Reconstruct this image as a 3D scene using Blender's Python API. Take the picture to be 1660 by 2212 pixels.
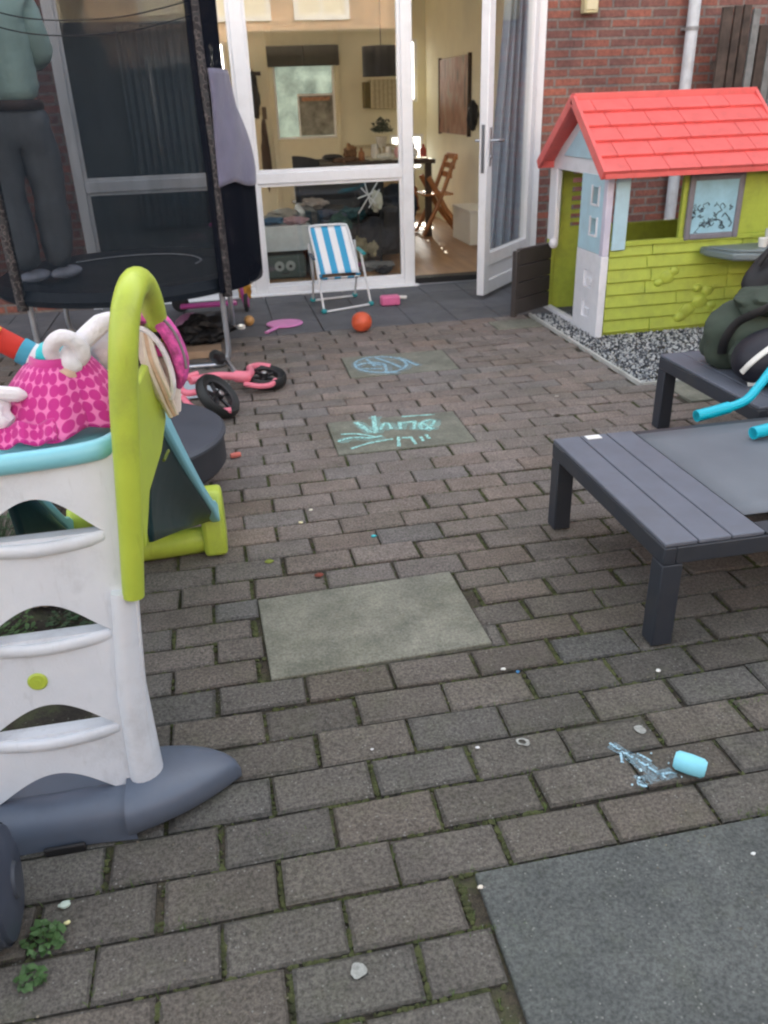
import bpy, bmesh, math, random
from mathutils import Vector, Matrix, Euler, noise as mnoise
random.seed(7)
R = math.radians
for o in list(bpy.data.objects): bpy.data.objects.remove(o)
SC = bpy.context.scene
COL = SC.collection

# ------------------------------------------------------------------ camera
CAM_H, PITCH, ROLL, YAW, FPX = 1.3253, .4659, -.035, .1837, 1768.4
cam = bpy.data.cameras.new('camera'); camo = bpy.data.objects.new('camera', cam); COL.objects.link(camo)
fwd = Vector((math.sin(YAW)*math.cos(PITCH), math.cos(YAW)*math.cos(PITCH), -math.sin(PITCH)))
rt = Vector((math.cos(YAW), -math.sin(YAW), 0)); up = rt.cross(fwd)
cr, sr = math.cos(ROLL), math.sin(ROLL)
r2 = rt*cr + up*sr; u2 = up*cr - rt*sr
camo.matrix_world = Matrix(((r2.x, u2.x, -fwd.x, 0), (r2.y, u2.y, -fwd.y, 0), (r2.z, u2.z, -fwd.z, CAM_H), (0, 0, 0, 1)))
cam.sensor_fit = 'HORIZONTAL'; cam.sensor_width = 36; cam.lens = 36*FPX/1660
cam.clip_start = .05; cam.clip_end = 400
cam.dof.use_dof = True; cam.dof.focus_distance = 2.1; cam.dof.aperture_fstop = 7
SC.camera = camo

# ------------------------------------------------------------------ sky, sun, exposure
SUN_EL, SUN_AZ = R(30), R(8)          # the sun stands behind the house, so the yard lies in its shade
w = bpy.data.worlds.new('World'); SC.world = w; w.use_nodes = True
nt = w.node_tree; nt.nodes.clear()
wo = nt.nodes.new('ShaderNodeOutputWorld'); bg = nt.nodes.new('ShaderNodeBackground'); sk = nt.nodes.new('ShaderNodeTexSky')
sk.sky_type = 'NISHITA'; sk.sun_disc = False; sk.sun_elevation = SUN_EL; sk.sun_rotation = SUN_AZ
sk.air_density = 1.0; sk.dust_density = 4.0; sk.ozone_density = 1.0
bg.inputs['Strength'].default_value = .14
hs = nt.nodes.new('ShaderNodeHueSaturation'); hs.inputs['Saturation'].default_value = .30   # thin high cloud whitens the sky
nt.links.new(sk.outputs[0], hs.inputs['Color']); nt.links.new(hs.outputs[0], bg.inputs[0]); nt.links.new(bg.outputs[0], wo.inputs[0])
sl = bpy.data.lights.new('sun', 'SUN'); sl.energy = 3.6; sl.angle = R(.5); sl.color = (1, .9, .76)
so = bpy.data.objects.new('sun', sl); COL.objects.link(so)
sd = Vector((math.sin(SUN_AZ)*math.cos(SUN_EL), math.cos(SUN_AZ)*math.cos(SUN_EL), math.sin(SUN_EL)))
so.rotation_euler = sd.to_track_quat('Z', 'Y').to_euler(); so.location = (0, 30, 20)
SC.view_settings.view_transform = 'Standard'; SC.view_settings.look = 'None'
SC.view_settings.exposure = 2.38; SC.view_settings.gamma = 1
SC.render.engine = 'CYCLES'; SC.render.resolution_x = 768; SC.render.resolution_y = 1024
SC.cycles.filter_width = 2.1
SC.cycles.max_bounces = 10; SC.cycles.transparent_max_bounces = 24

# ------------------------------------------------------------------ materials
def nodes(name):
    m = bpy.data.materials.new(name); m.use_nodes = True
    t = m.node_tree; b = t.nodes['Principled BSDF']
    return m, t, b
def N(t, kind, **k):
    n = t.nodes.new(kind)
    for a, v in k.items():
        if a.startswith('i_'): n.inputs[a[2:].replace('_', ' ')].default_value = v
        else: setattr(n, a, v)
    return n
def ramp(t, stops):
    n = t.nodes.new('ShaderNodeValToRGB'); e = n.color_ramp.elements
    e[0].position, e[0].color = stops[0][0], (*stops[0][1], 1)
    e[1].position, e[1].color = stops[-1][0], (*stops[-1][1], 1)
    for p, c in stops[1:-1]:
        q = e.new(p); q.color = (*c, 1)
    return n
MC = {}
def M(name, col, rough=.5, var=.1, scale=14, bump=0, bscale=60, metal=0, dirt=0, sheen=0, coat=0, trans=0):
    """plain surface: base colour broken up by noise, optional dirt patches and bump"""
    if name in MC: return MC[name]
    m, t, b = nodes(name)
    tc = N(t, 'ShaderNodeTexCoord'); L = t.links.new
    n1 = N(t, 'ShaderNodeTexNoise', i_Scale=scale, i_Detail=5.0, i_Roughness=.6); L(tc.outputs['Object'], n1.inputs['Vector'])
    lo = tuple(c*(1-var) for c in col); hi = tuple(min(1, c*(1+var)) for c in col)
    r = ramp(t, [(.3, lo), (.7, hi)]); L(n1.outputs['Fac'], r.inputs[0]); out = r.outputs[0]
    if dirt:
        n2 = N(t, 'ShaderNodeTexNoise', i_Scale=5.0, i_Detail=8.0, i_Roughness=.75); L(tc.outputs['Object'], n2.inputs['Vector'])
        r2_ = ramp(t, [(.5, (0, 0, 0)), (.75, (dirt, dirt, dirt))]); L(n2.outputs['Fac'], r2_.inputs[0])
        mx = N(t, 'ShaderNodeMixRGB', blend_type='MIX'); mx.inputs[2].default_value = (.10, .09, .065, 1)
        L(r2_.outputs[0], mx.inputs[0]); L(out, mx.inputs[1]); out = mx.outputs[0]
    if dirt:                                   # fine scuffs along the plastic
        ms = N(t, 'ShaderNodeMapping'); ms.inputs['Scale'].default_value = (60, 60, 9); ms.inputs['Rotation'].default_value = (.5, .3, .4); L(tc.outputs['Object'], ms.inputs[0])
        ns = N(t, 'ShaderNodeTexNoise', i_Scale=1.0, i_Detail=2.0, i_Distortion=.6); L(ms.outputs[0], ns.inputs['Vector'])
        rs = ramp(t, [(.62, (0, 0, 0)), (.74, (dirt*.5, dirt*.5, dirt*.5))]); L(ns.outputs['Fac'], rs.inputs[0])
        m9 = N(t, 'ShaderNodeMixRGB', blend_type='MULTIPLY'); m9.inputs[2].default_value = (.45, .43, .38, 1); L(rs.outputs[0], m9.inputs[0]); L(out, m9.inputs[1]); out = m9.outputs[0]
    L(out, b.inputs['Base Color'])
    rr = N(t, 'ShaderNodeMapRange'); rr.inputs['To Min'].default_value = max(0, rough-.08); rr.inputs['To Max'].default_value = min(1, rough+.1)
    L(n1.outputs['Fac'], rr.inputs[0]); L(rr.outputs[0], b.inputs['Roughness'])
    b.inputs['Metallic'].default_value = metal
    if sheen: b.inputs['Sheen Weight'].default_value = sheen
    if coat: b.inputs['Coat Weight'].default_value = coat
    if bump:
        n3 = N(t, 'ShaderNodeTexNoise', i_Scale=bscale, i_Detail=4.0); L(tc.outputs['Object'], n3.inputs['Vector'])
        bp = N(t, 'ShaderNodeBump', i_Strength=bump, i_Distance=.004); L(n3.outputs['Fac'], bp.inputs['Height']); L(bp.outputs[0], b.inputs['Normal'])
    MC[name] = m; return m

def glassmat(name, tint=(1, 1, 1), refl=1.6, rough=0.0):
    if name in MC: return MC[name]
    m, t, b = nodes(name); t.nodes.remove(b); out = t.nodes['Material Output']
    tr = N(t, 'ShaderNodeBsdfTransparent'); tr.inputs[0].default_value = (*tint, 1)
    gl = N(t, 'ShaderNodeBsdfGlossy'); gl.inputs['Roughness'].default_value = rough
    fr = N(t, 'ShaderNodeFresnel', i_IOR=refl); mx = N(t, 'ShaderNodeMixShader')
    L = t.links.new; ge = N(t, 'ShaderNodeNewGeometry'); mr = N(t, 'ShaderNodeMapRange'); mr.inputs['To Min'].default_value = refl; mr.inputs['To Max'].default_value = 1/refl
    L(ge.outputs['Backfacing'], mr.inputs[0]); L(mr.outputs[0], fr.inputs['IOR'])
    L(fr.outputs[0], mx.inputs[0]); L(tr.outputs[0], mx.inputs[1]); L(gl.outputs[0], mx.inputs[2]); L(mx.outputs[0], out.inputs[0])
    MC[name] = m; return m
def netmat(name, col, dens, var=.12):
    if name in MC: return MC[name]
    m, t, b = nodes(name); t.nodes.remove(b); out = t.nodes['Material Output']; L = t.links.new
    tc = N(t, 'ShaderNodeTexCoord'); tr = N(t, 'ShaderNodeBsdfTransparent'); d = N(t, 'ShaderNodeBsdfDiffuse'); d.inputs[0].default_value = (*col, 1)
    mp = N(t, 'ShaderNodeMapping'); mp.inputs['Scale'].default_value = (14, 14, 1.2); n = N(t, 'ShaderNodeTexNoise', i_Scale=1.0, i_Detail=3.0)
    L(tc.outputs['Object'], mp.inputs[0]); L(mp.outputs[0], n.inputs['Vector'])
    r = N(t, 'ShaderNodeMapRange'); r.inputs['To Min'].default_value = dens-var; r.inputs['To Max'].default_value = dens+var; L(n.outputs['Fac'], r.inputs[0])
    mx = N(t, 'ShaderNodeMixShader'); L(r.outputs[0], mx.inputs[0]); L(tr.outputs[0], mx.inputs[1]); L(d.outputs[0], mx.inputs[2]); L(mx.outputs[0], out.inputs[0])
    MC[name] = m; return m

def stonemat(name, c1, c2, speck=.5, attr=None, moss=0, bump=.6, grime=.35):
    if name in MC: return MC[name]
    m, t, b = nodes(name); L = t.links.new; tc = N(t, 'ShaderNodeTexCoord'); V = tc.outputs['Object']
    n1 = N(t, 'ShaderNodeTexNoise', i_Scale=7.0, i_Detail=8.0, i_Roughness=.7); L(V, n1.inputs['Vector'])
    if attr:
        a = N(t, 'ShaderNodeAttribute', attribute_name=attr)
        r = ramp(t, [(.25, (.72, .72, .72)), (.75, (1.25, 1.25, 1.25))]); L(n1.outputs['Fac'], r.inputs[0])
        mx = N(t, 'ShaderNodeMixRGB', blend_type='MULTIPLY'); mx.inputs[0].default_value = 1; L(a.outputs['Color'], mx.inputs[1]); L(r.outputs[0], mx.inputs[2]); out = mx.outputs[0]
    else:
        r = ramp(t, [(.3, c1), (.7, c2)]); L(n1.outputs['Fac'], r.inputs[0]); out = r.outputs[0]
    # sand grain
    n2 = N(t, 'ShaderNodeTexNoise', i_Scale=130.0, i_Detail=5.0, i_Roughness=.85); L(V, n2.inputs['Vector'])
    g = ramp(t, [(.40, (1-speck, 1-speck, 1-speck)), (.5, (1, 1, 1)), (.61, (1+speck, 1+speck, 1+speck))]); L(n2.outputs['Fac'], g.inputs[0])
    m2 = N(t, 'ShaderNodeMixRGB', blend_type='MULTIPLY'); m2.inputs[0].default_value = 1; L(out, m2.inputs[1]); L(g.outputs[0], m2.inputs[2]); out = m2.outputs[0]
    # pale grit
    vo = N(t, 'ShaderNodeTexVoronoi', i_Scale=85.0); L(V, vo.inputs['Vector'])
    n4 = N(t, 'ShaderNodeTexNoise', i_Scale=23.0, i_Detail=2.0); L(V, n4.inputs['Vector'])
    ma = N(t, 'ShaderNodeMath', operation='LESS_THAN'); ma.inputs[1].default_value = .17; L(vo.outputs['Distance'], ma.inputs[0])
    mb = N(t, 'ShaderNodeMath', operation='GREATER_THAN'); mb.inputs[1].default_value = .54; L(n4.outputs['Fac'], mb.inputs[0])
    mm = N(t, 'ShaderNodeMath', operation='MULTIPLY'); L(ma.outputs[0], mm.inputs[0]); L(mb.outputs[0], mm.inputs[1])
    mf = N(t, 'ShaderNodeMath', operation='MULTIPLY'); mf.inputs[1].default_value = .55; L(mm.outputs[0], mf.inputs[0])
    m3 = N(t, 'ShaderNodeMixRGB'); m3.inputs[2].default_value = (.30, .30, .28, 1); L(mf.outputs[0], m3.inputs[0]); L(out, m3.inputs[1]); out = m3.outputs[0]
    # damp grime in large blotches
    n5 = N(t, 'ShaderNodeTexNoise', i_Scale=1.7, i_Detail=6.0, i_Roughness=.65); L(V, n5.inputs['Vector'])
    r5 = ramp(t, [(.42, (0, 0, 0)), (.68, (grime, grime, grime))]); L(n5.outputs['Fac'], r5.inputs[0])
    m5 = N(t, 'ShaderNodeMixRGB', blend_type='MULTIPLY'); m5.inputs[2].default_value = (.50, .53, .42, 1); L(r5.outputs[0], m5.inputs[0]); L(out, m5.inputs[1]); out = m5.outputs[0]
    if moss:
        n6 = N(t, 'ShaderNodeTexNoise', i_Scale=9.0, i_Detail=7.0, i_Roughness=.75); L(V, n6.inputs['Vector'])
        r6 = ramp(t, [(.5, (0, 0, 0)), (.66, (moss, moss, moss))]); L(n6.outputs['Fac'], r6.inputs[0])
        m6 = N(t, 'ShaderNodeMixRGB'); m6.inputs[2].default_value = (.075, .095, .03, 1); L(r6.outputs[0], m6.inputs[0]); L(out, m6.inputs[1]); out = m6.outputs[0]
    L(out, b.inputs['Base Color']); b.inputs['Roughness'].default_value = .82
    b1 = N(t, 'ShaderNodeBump', i_Strength=bump, i_Distance=.003); L(n2.outputs['Fac'], b1.inputs['Height'])
    b2_ = N(t, 'ShaderNodeBump', i_Strength=.5, i_Distance=.006); L(n1.outputs['Fac'], b2_.inputs['Height']); L(b1.outputs[0], b2_.inputs['Normal']); L(b2_.outputs[0], b.inputs['Normal'])
    MC[name] = m; return m

def brickmat(name, c1, c2, mortar, bw=.21, rh=.068, axis='X', ms=.010):
    if name in MC: return MC[name]
    m, t, b = nodes(name); L = t.links.new; tc = N(t, 'ShaderNodeTexCoord')
    sp = N(t, 'ShaderNodeSeparateXYZ'); L(tc.outputs['Object'], sp.inputs[0]); cb = N(t, 'ShaderNodeCombineXYZ')
    L(sp.outputs[axis], cb.inputs[0]); L(sp.outputs['Z'], cb.inputs[1])
    nz = N(t, 'ShaderNodeTexNoise', i_Scale=18.0, i_Detail=3.0); L(tc.outputs['Object'], nz.inputs['Vector'])
    va = N(t, 'ShaderNodeVectorMath', operation='SCALE'); va.inputs['Scale'].default_value = .006; L(nz.outputs['Color'], va.inputs[0])
    vb = N(t, 'ShaderNodeVectorMath', operation='ADD'); L(cb.outputs[0], vb.inputs[0]); L(va.outputs[0], vb.inputs[1])
    br = N(t, 'ShaderNodeTexBrick', i_Scale=1.0, i_Mortar_Size=ms, i_Mortar_Smooth=.25, i_Bias=0.0, i_Brick_Width=bw, i_Row_Height=rh)
    br.inputs['Color1'].default_value = (*c1, 1); br.inputs['Color2'].default_value = (*c2, 1); br.inputs['Mortar'].default_value = (*mortar, 1)
    L(vb.outputs[0], br.inputs['Vector'])
    n2 = N(t, 'ShaderNodeTexNoise', i_Scale=45.0, i_Detail=6.0, i_Roughness=.75); L(tc.outputs['Object'], n2.inputs['Vector'])
    r = ramp(t, [(.3, (.6, .6, .62)), (.7, (1.35, 1.3, 1.3))]); L(n2.outputs['Fac'], r.inputs[0])
    mx = N(t, 'ShaderNodeMixRGB', blend_type='MULTIPLY'); mx.inputs[0].default_value = .9; L(br.outputs['Color'], mx.inputs[1]); L(r.outputs[0], mx.inputs[2])
    n3 = N(t, 'ShaderNodeTexNoise', i_Scale=3.2, i_Detail=4.0); L(tc.outputs['Object'], n3.inputs['Vector'])
    r3 = ramp(t, [(.35, (.72, .74, .8)), (.65, (1.15, 1.1, 1.08))]); L(n3.outputs['Fac'], r3.inputs[0])
    m2 = N(t, 'ShaderNodeMixRGB', blend_type='MULTIPLY'); m2.inputs[0].default_value = 1; L(mx.outputs[0], m2.inputs[1]); L(r3.outputs[0], m2.inputs[2])
    L(m2.outputs[0], b.inputs['Base Color']); b.inputs['Roughness'].default_value = .85
    iv = N(t, 'ShaderNodeMath', operation='SUBTRACT'); iv.inputs[0].default_value = 1; L(br.outputs['Fac'], iv.inputs[1])
    ad = N(t, 'ShaderNodeMath', operation='MULTIPLY_ADD'); ad.inputs[1].default_value = .35; L(n2.outputs['Fac'], ad.inputs[0]); L(iv.outputs[0], ad.inputs[2])
    bp = N(t, 'ShaderNodeBump', i_Strength=.8, i_Distance=.012); L(ad.outputs[0], bp.inputs['Height']); L(bp.outputs[0], b.inputs['Normal'])
    MC[name] = m; return m

def stripemat(name, cols, period, axis='X', rough=.8, rot=0, coord='Object', sharp=True):
    """equal stripes across one axis"""
    if name in MC: return MC[name]
    m, t, b = nodes(name); L = t.links.new; tc = N(t, 'ShaderNodeTexCoord'); sp = N(t, 'ShaderNodeSeparateXYZ'); L(tc.outputs[coord], sp.inputs[0])
    d = N(t, 'ShaderNodeMath', operation='DIVIDE'); d.inputs[1].default_value = period; L(sp.outputs[axis], d.inputs[0])
    f = N(t, 'ShaderNodeMath', operation='FRACT'); L(d.outputs[0], f.inputs[0])
    k = len(cols); st = [(i/k, cols[i]) for i in range(k)]
    if k == 1: st.append((.5, cols[0]))
    r = ramp(t, st); r.color_ramp.interpolation = 'CONSTANT'; L(f.outputs[0], r.inputs[0]); 
    nz = N(t, 'ShaderNodeTexNoise', i_Scale=30.0, i_Detail=4.0); L(tc.outputs['Object'], nz.inputs['Vector'])
    rr = ramp(t, [(.3, (.85, .85, .85)), (.7, (1.1, 1.1, 1.1))]); L(nz.outputs['Fac'], rr.inputs[0])
    mx = N(t, 'ShaderNodeMixRGB', blend_type='MULTIPLY'); mx.inputs[0].default_value = 1; L(r.outputs[0], mx.inputs[1]); L(rr.outputs[0], mx.inputs[2])
    L(mx.outputs[0], b.inputs['Base Color']); b.inputs['Roughness'].default_value = rough
    MC[name] = m; return m

def cellmat(name, inner, ring, scale=26, edge=.06, feature='DISTANCE_TO_EDGE', rough=.85, coord='Object'):
    if name in MC: return MC[name]
    m, t, b = nodes(name); L = t.links.new; tc = N(t, 'ShaderNodeTexCoord')
    v = N(t, 'ShaderNodeTexVoronoi', feature=feature, i_Scale=float(scale), i_Randomness=.35); L(tc.outputs[coord], v.inputs['Vector'])
    r = ramp(t, [(edge, ring), (edge*1.6, inner)]); L(v.outputs['Distance'], r.inputs[0]); L(r.outputs[0], b.inputs['Base Color'])
    b.inputs['Roughness'].default_value = rough; b.inputs['Sheen Weight'].default_value = .3
    MC[name] = m; return m

def dotmat(name, dark, light, nu, nv):
    m, t, b = nodes(name); L = t.links.new; a = N(t, 'ShaderNodeAttribute', attribute_name='par'); mp = N(t, 'ShaderNodeMapping'); mp.inputs['Scale'].default_value = (nu, nv, 0); L(a.outputs['Vector'], mp.inputs[0])
    v = N(t, 'ShaderNodeTexVoronoi', voronoi_dimensions='2D', i_Scale=1.0, i_Randomness=.22); L(mp.outputs[0], v.inputs['Vector'])
    r = ramp(t, [(.455, dark), (.52, light)]); L(v.outputs['Distance'], r.inputs[0]); L(r.outputs[0], b.inputs['Base Color']); b.inputs['Roughness'].default_value = .9; b.inputs['Sheen Weight'].default_value = .2
    return m
# ------------------------------------------------------------------ mesh helpers
WLOC = {}
def wl(o): return WLOC.get(o.name, Vector((0, 0, 0)))
def obj(name, bm, mat, parent=None, smooth=True, bevel=0, subsurf=0, solid=0, auto=35, mods=None):
    """one mesh object, authored in world coordinates"""
    me = bpy.data.meshes.new(name); bmesh.ops.recalc_face_normals(bm, faces=bm.faces); bm.to_mesh(me); bm.free()
    o = bpy.data.objects.new(name, me); COL.objects.link(o)
    if mat is not None: me.materials.append(mat)
    if smooth:
        for p in me.polygons: p.use_smooth = True
        try: me.set_sharp_from_angle(angle=R(auto))
        except Exception: pass
    if parent is not None:
        o.parent = parent; o.location = -wl(parent)
    WLOC[o.name] = Vector((0, 0, 0))
    if solid:
        s = o.modifiers.new('s', 'SOLIDIFY'); s.thickness = solid; s.offset = 0
    if subsurf:
        s = o.modifiers.new('u', 'SUBSURF'); s.levels = subsurf; s.render_levels = subsurf
    if bevel:
        s = o.modifiers.new('b', 'BEVEL'); s.width = bevel; s.segments = 2; s.limit_method = 'ANGLE'; s.angle_limit = R(40)
    return o
def thing(name, label, cat, loc=(0, 0, 0), group=None):
    o = bpy.data.objects.new(name, None); COL.objects.link(o); o.location = loc; o.empty_display_size = .1
    WLOC[o.name] = Vector(loc); o['label'] = label; o['category'] = cat
    if group: o['group'] = group
    return o
def tag(o, label, cat, group=None, kind=None):
    o['label'] = label; o['category'] = cat
    if group: o['group'] = group
    if kind: o['kind'] = kind
    return o
def lab(o, s): o['label'] = s; return o
def struct(name, bm, mat, **k):
    o = obj(name, bm, mat, **k); o['kind'] = 'structure'; o['label'] = name.replace('_', ' '); return o
def nb(): return bmesh.new()
def bx(bm, x0, x1, y0, y1, z0, z1, mat=None):
    vs = [bm.verts.new(Vector(p) if mat is None else mat @ Vector(p)) for p in
          ((x0, y0, z0), (x1, y0, z0), (x1, y1, z0), (x0, y1, z0), (x0, y0, z1), (x1, y0, z1), (x1, y1, z1), (x0, y1, z1))]
    for f in ((0, 3, 2, 1), (4, 5, 6, 7), (0, 1, 5, 4), (1, 2, 6, 5), (2, 3, 7, 6), (3, 0, 4, 7)): bm.faces.new([vs[i] for i in f])
    return bm
def box(*a, mat=None): return bx(nb(), *a, mat=mat)
def frame(origin, xdir, zdir=(0, 0, 1)):
    """matrix whose local x runs along xdir, z along zdir"""
    x = Vector(xdir).normalized(); z = Vector(zdir); z = (z - x*z.dot(x)).normalized(); y = z.cross(x)
    return Matrix(((x.x, y.x, z.x, origin[0]), (x.y, y.y, z.y, origin[1]), (x.z, y.z, z.z, origin[2]), (0, 0, 0, 1)))
def tube(bm, pts, r, n=10, closed=False, cap=True, flat=None):
    """sweep a circle (or ellipse when flat=(a,b)) along points, radius may be a list"""
    P = [Vector(p) for p in pts]; k = len(P); rs = r if isinstance(r, (list, tuple)) else [r]*k
    T = []
    for i in range(k):
        a = P[(i-1) % k] if (closed or i > 0) else P[i]; c = P[(i+1) % k] if (closed or i < k-1) else P[i]
        T.append((c-a).normalized())
    nrm = T[0].orthogonal().normalized()
    if abs(T[0].z) < .9: nrm = (Vector((0, 0, 1)) - T[0]*T[0].z).normalized()
    rings = []
    for i in range(k):
        nrm = (nrm - T[i]*nrm.dot(T[i])).normalized(); bn = T[i].cross(nrm)
        ring = []
        for j in range(n):
            a = 2*math.pi*j/n; ca, sa = math.cos(a), math.sin(a)
            if flat: ca *= flat[0]; sa *= flat[1]
            ring.append(bm.verts.new(P[i] + (nrm*ca + bn*sa)*rs[i]))
        rings.append(ring)
    m = k if closed else k-1
    for i in range(m):
        A, B = rings[i], rings[(i+1) % k]
        for j in range(n): bm.faces.new((A[j], A[(j+1) % n], B[(j+1) % n], B[j]))
    if cap and not closed:
        bm.faces.new(rings[0][::-1]); bm.faces.new(rings[-1])
    return bm
def curve(pts, seg=8, closed=False):
    """Catmull-Rom through points"""
    P = [Vector(p) for p in pts]; k = len(P); out = []
    rng = range(k) if closed else range(k-1)
    for i in rng:
        if closed: a, b_, c, d = P[(i-1) % k], P[i], P[(i+1) % k], P[(i+2) % k]
        else: a, b_, c, d = P[max(i-1, 0)], P[i], P[i+1], P[min(i+2, k-1)]
        for s in range(seg):
            t = s/seg
            out.append(.5*((2*b_) + (c-a)*t + (2*a-5*b_+4*c-d)*t*t + (3*b_-a-3*c+d)*t**3))
    if not closed: out.append(P[-1])
    return out
def lathe(bm, prof, origin, axis=(0, 0, 1), n=24, xd=None):
    """revolve (r, h) pairs round axis"""
    ax = Vector(axis).normalized(); a = ax.orthogonal().normalized(); b = ax.cross(a); O = Vector(origin); rings = []
    for r, h in prof:
        if r < 1e-5: rings.append([bm.verts.new(O+ax*h)])
        else: rings.append([bm.verts.new(O+ax*h+(a*math.cos(2*math.pi*j/n)+b*math.sin(2*math.pi*j/n))*r) for j in range(n)])
    for A, B in zip(rings, rings[1:]):
        for j in range(n):
            if len(A) == 1 and len(B) == 1: continue
            if len(A) == 1: bm.faces.new((A[0], B[j], B[(j+1) % n]))
            elif len(B) == 1: bm.faces.new((A[j], A[(j+1) % n], B[0]))
            else: bm.faces.new((A[j], A[(j+1) % n], B[(j+1) % n], B[j]))
    return bm
def prism(bm, outline, thick, mat):
    """flat outline (x, z local) pushed out by +-thick/2 along local y"""
    A = [bm.verts.new(mat @ Vector((x, -thick/2, z))) for x, z in outline]; B = [bm.verts.new(mat @ Vector((x, thick/2, z))) for x, z in outline]
    k = len(outline); bm.faces.new(A); bm.faces.new(B[::-1])
    for i in range(k): bm.faces.new((A[i], B[i], B[(i+1) % k], A[(i+1) % k]))
    return bm
def blob(bm, c, r, seed=0, amp=.12, sub=3, rot=None, freq=2.2):
    """lumpy ellipsoid"""
    b2 = nb(); bmesh.ops.create_icosphere(b2, subdivisions=sub, radius=1)
    rr = Vector(r); mt = rot or Matrix.Identity(3)
    mp = {}
    for v in b2.verts:
        d = 1 + amp*mnoise.noise(v.co*freq + Vector((seed*3.1, seed*1.7, seed*.9)))*2
        p = Vector((v.co.x*rr.x, v.co.y*rr.y, v.co.z*rr.z))*d
        mp[v] = bm.verts.new(mt @ p + Vector(c))
    for f in b2.faces: bm.faces.new([mp[v] for v in f.verts])
    b2.free(); return bm
def skinobj(name, mat, parent, verts, edges, rad, root=0, sub=2):
    me = bpy.data.meshes.new(name); me.from_pydata([Vector(v) for v in verts], edges, []); me.materials.append(mat)
    o = bpy.data.objects.new(name, me); COL.objects.link(o)
    s = o.modifiers.new('skin', 'SKIN'); s.use_smooth_shade = True
    if not me.skin_vertices: me.attributes.new('skin', 'FLOAT', 'POINT')
    for i, r in enumerate(rad):
        sv = me.skin_vertices[0].data[i]; sv.radius = (r, r) if not isinstance(r, tuple) else r; sv.use_root = (i == root)
    u = o.modifiers.new('u', 'SUBSURF'); u.levels = sub; u.render_levels = sub
    if parent is not None: o.parent = parent; o.location = -wl(parent)
    WLOC[o.name] = Vector((0, 0, 0)); return o
def sheetp(bm, f, nu, nv):
    la = bm.verts.layers.float_vector.new('par'); g = []
    for i in range(nu+1):
        g.append([])
        for j in range(nv+1):
            v = bm.verts.new(f(i/nu, j/nv)); v[la] = Vector((i/nu, j/nv, 0)); g[-1].append(v)
    for i in range(nu):
        for j in range(nv): bm.faces.new((g[i][j], g[i+1][j], g[i+1][j+1], g[i][j+1]))
    return bm
def sheet(bm, f, nu, nv):
    """surface f(u, v) on a grid"""
    g = [[bm.verts.new(f(i/nu, j/nv)) for j in range(nv+1)] for i in range(nu+1)]
    for i in range(nu):
        for j in range(nv): bm.faces.new((g[i][j], g[i+1][j], g[i+1][j+1], g[i][j+1]))
    return bm
def folds(o, strength, scale, depth=2):
    tx = bpy.data.textures.new(o.name+'_folds', 'CLOUDS'); tx.noise_scale = scale; tx.noise_depth = depth
    m = o.modifiers.new('folds', 'DISPLACE'); m.texture = tx; m.strength = strength; m.mid_level = .5; return o
def ends(k, r, a=3):
    return [r*min(1, (.35+.65*min(i, k-1-i)/a)) for i in range(k)]
def copytree(o, parent=None):
    c = o.copy(); COL.objects.link(c)
    if parent is not None: c.parent = parent
    for ch in list(o.children): copytree(ch, c)
    return c

# ================================================================== GROUND
earth = stonemat('joint_soil', (.035, .029, .021), (.070, .058, .036), speck=.5, moss=.8, bump=1, grime=.2)
pm = stonemat('paver', None, None, speck=.5, attr='tone', moss=.14, bump=.7, grime=.5)
slabm = stonemat('slab_concrete', (.125, .128, .102), (.265, .262, .212), speck=.26, moss=.12, bump=.5, grime=.5)
darkslab = stonemat('dark_slab', (.062, .069, .067), (.112, .121, .115), speck=.40, moss=.12, bump=.6, grime=.4)
tilem = stonemat('dark_tile', (.095, .10, .115), (.15, .155, .165), speck=.2, bump=.4, grime=.4)

bm = nb(); sheet(bm, lambda u, v: Vector((-40+80*u, -40+46.4*v, -.011)), 8, 8); struct('ground', bm, earth)
bm = nb(); sheet(bm, lambda u, v: Vector((-40+80*u, 10.9+60*v, -.02)), 4, 4); struct('street', bm, stonemat('street_mat', (.12, .115, .11), (.18, .17, .165), speck=.3, bump=.2))

PL = .2225
Y0 = 5.255
YB = [Y0]                                   # row boundaries, coming towards the camera
for ya, yb_, n_ in ((5.255, 4.60, 6), (4.60, 4.20, 4), (4.20, 3.555, 6), (3.555, 3.154, 4), (3.154, 2.125, 9), (2.125, 1.724, 4), (1.724, 1.042, 6), (1.042, -.436, 13)):
    for q in range(1, n_+1): YB.append(ya+(yb_-ya)*q/n_)
def rowof(y): return min(range(len(YB)), key=lambda i: abs(YB[i]-y))
def rowat(y): return max(i for i in range(len(YB)) if YB[i] >= y)
def phase(r): return (.32 if (r-rowat(1.21)) % 2 == 0 else .2105)
SLABS = [  # x0, x1, first row, rows
    (.004, .604, rowof(2.125), 4), (.405, 1.005, rowof(3.555), 4), (.632, 1.232, rowof(4.60), 4),
    (.345, 1.35, rowof(1.042), 8), (2.13, 2.75, rowof(3.66), 3), (1.70, 2.0, rowof(5.15), 2)]
GRAV = (2.03, 4.4, 3.66, 5.26)
bm = nb(); tl = bm.loops.layers.float_color.new('tone')
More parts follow.
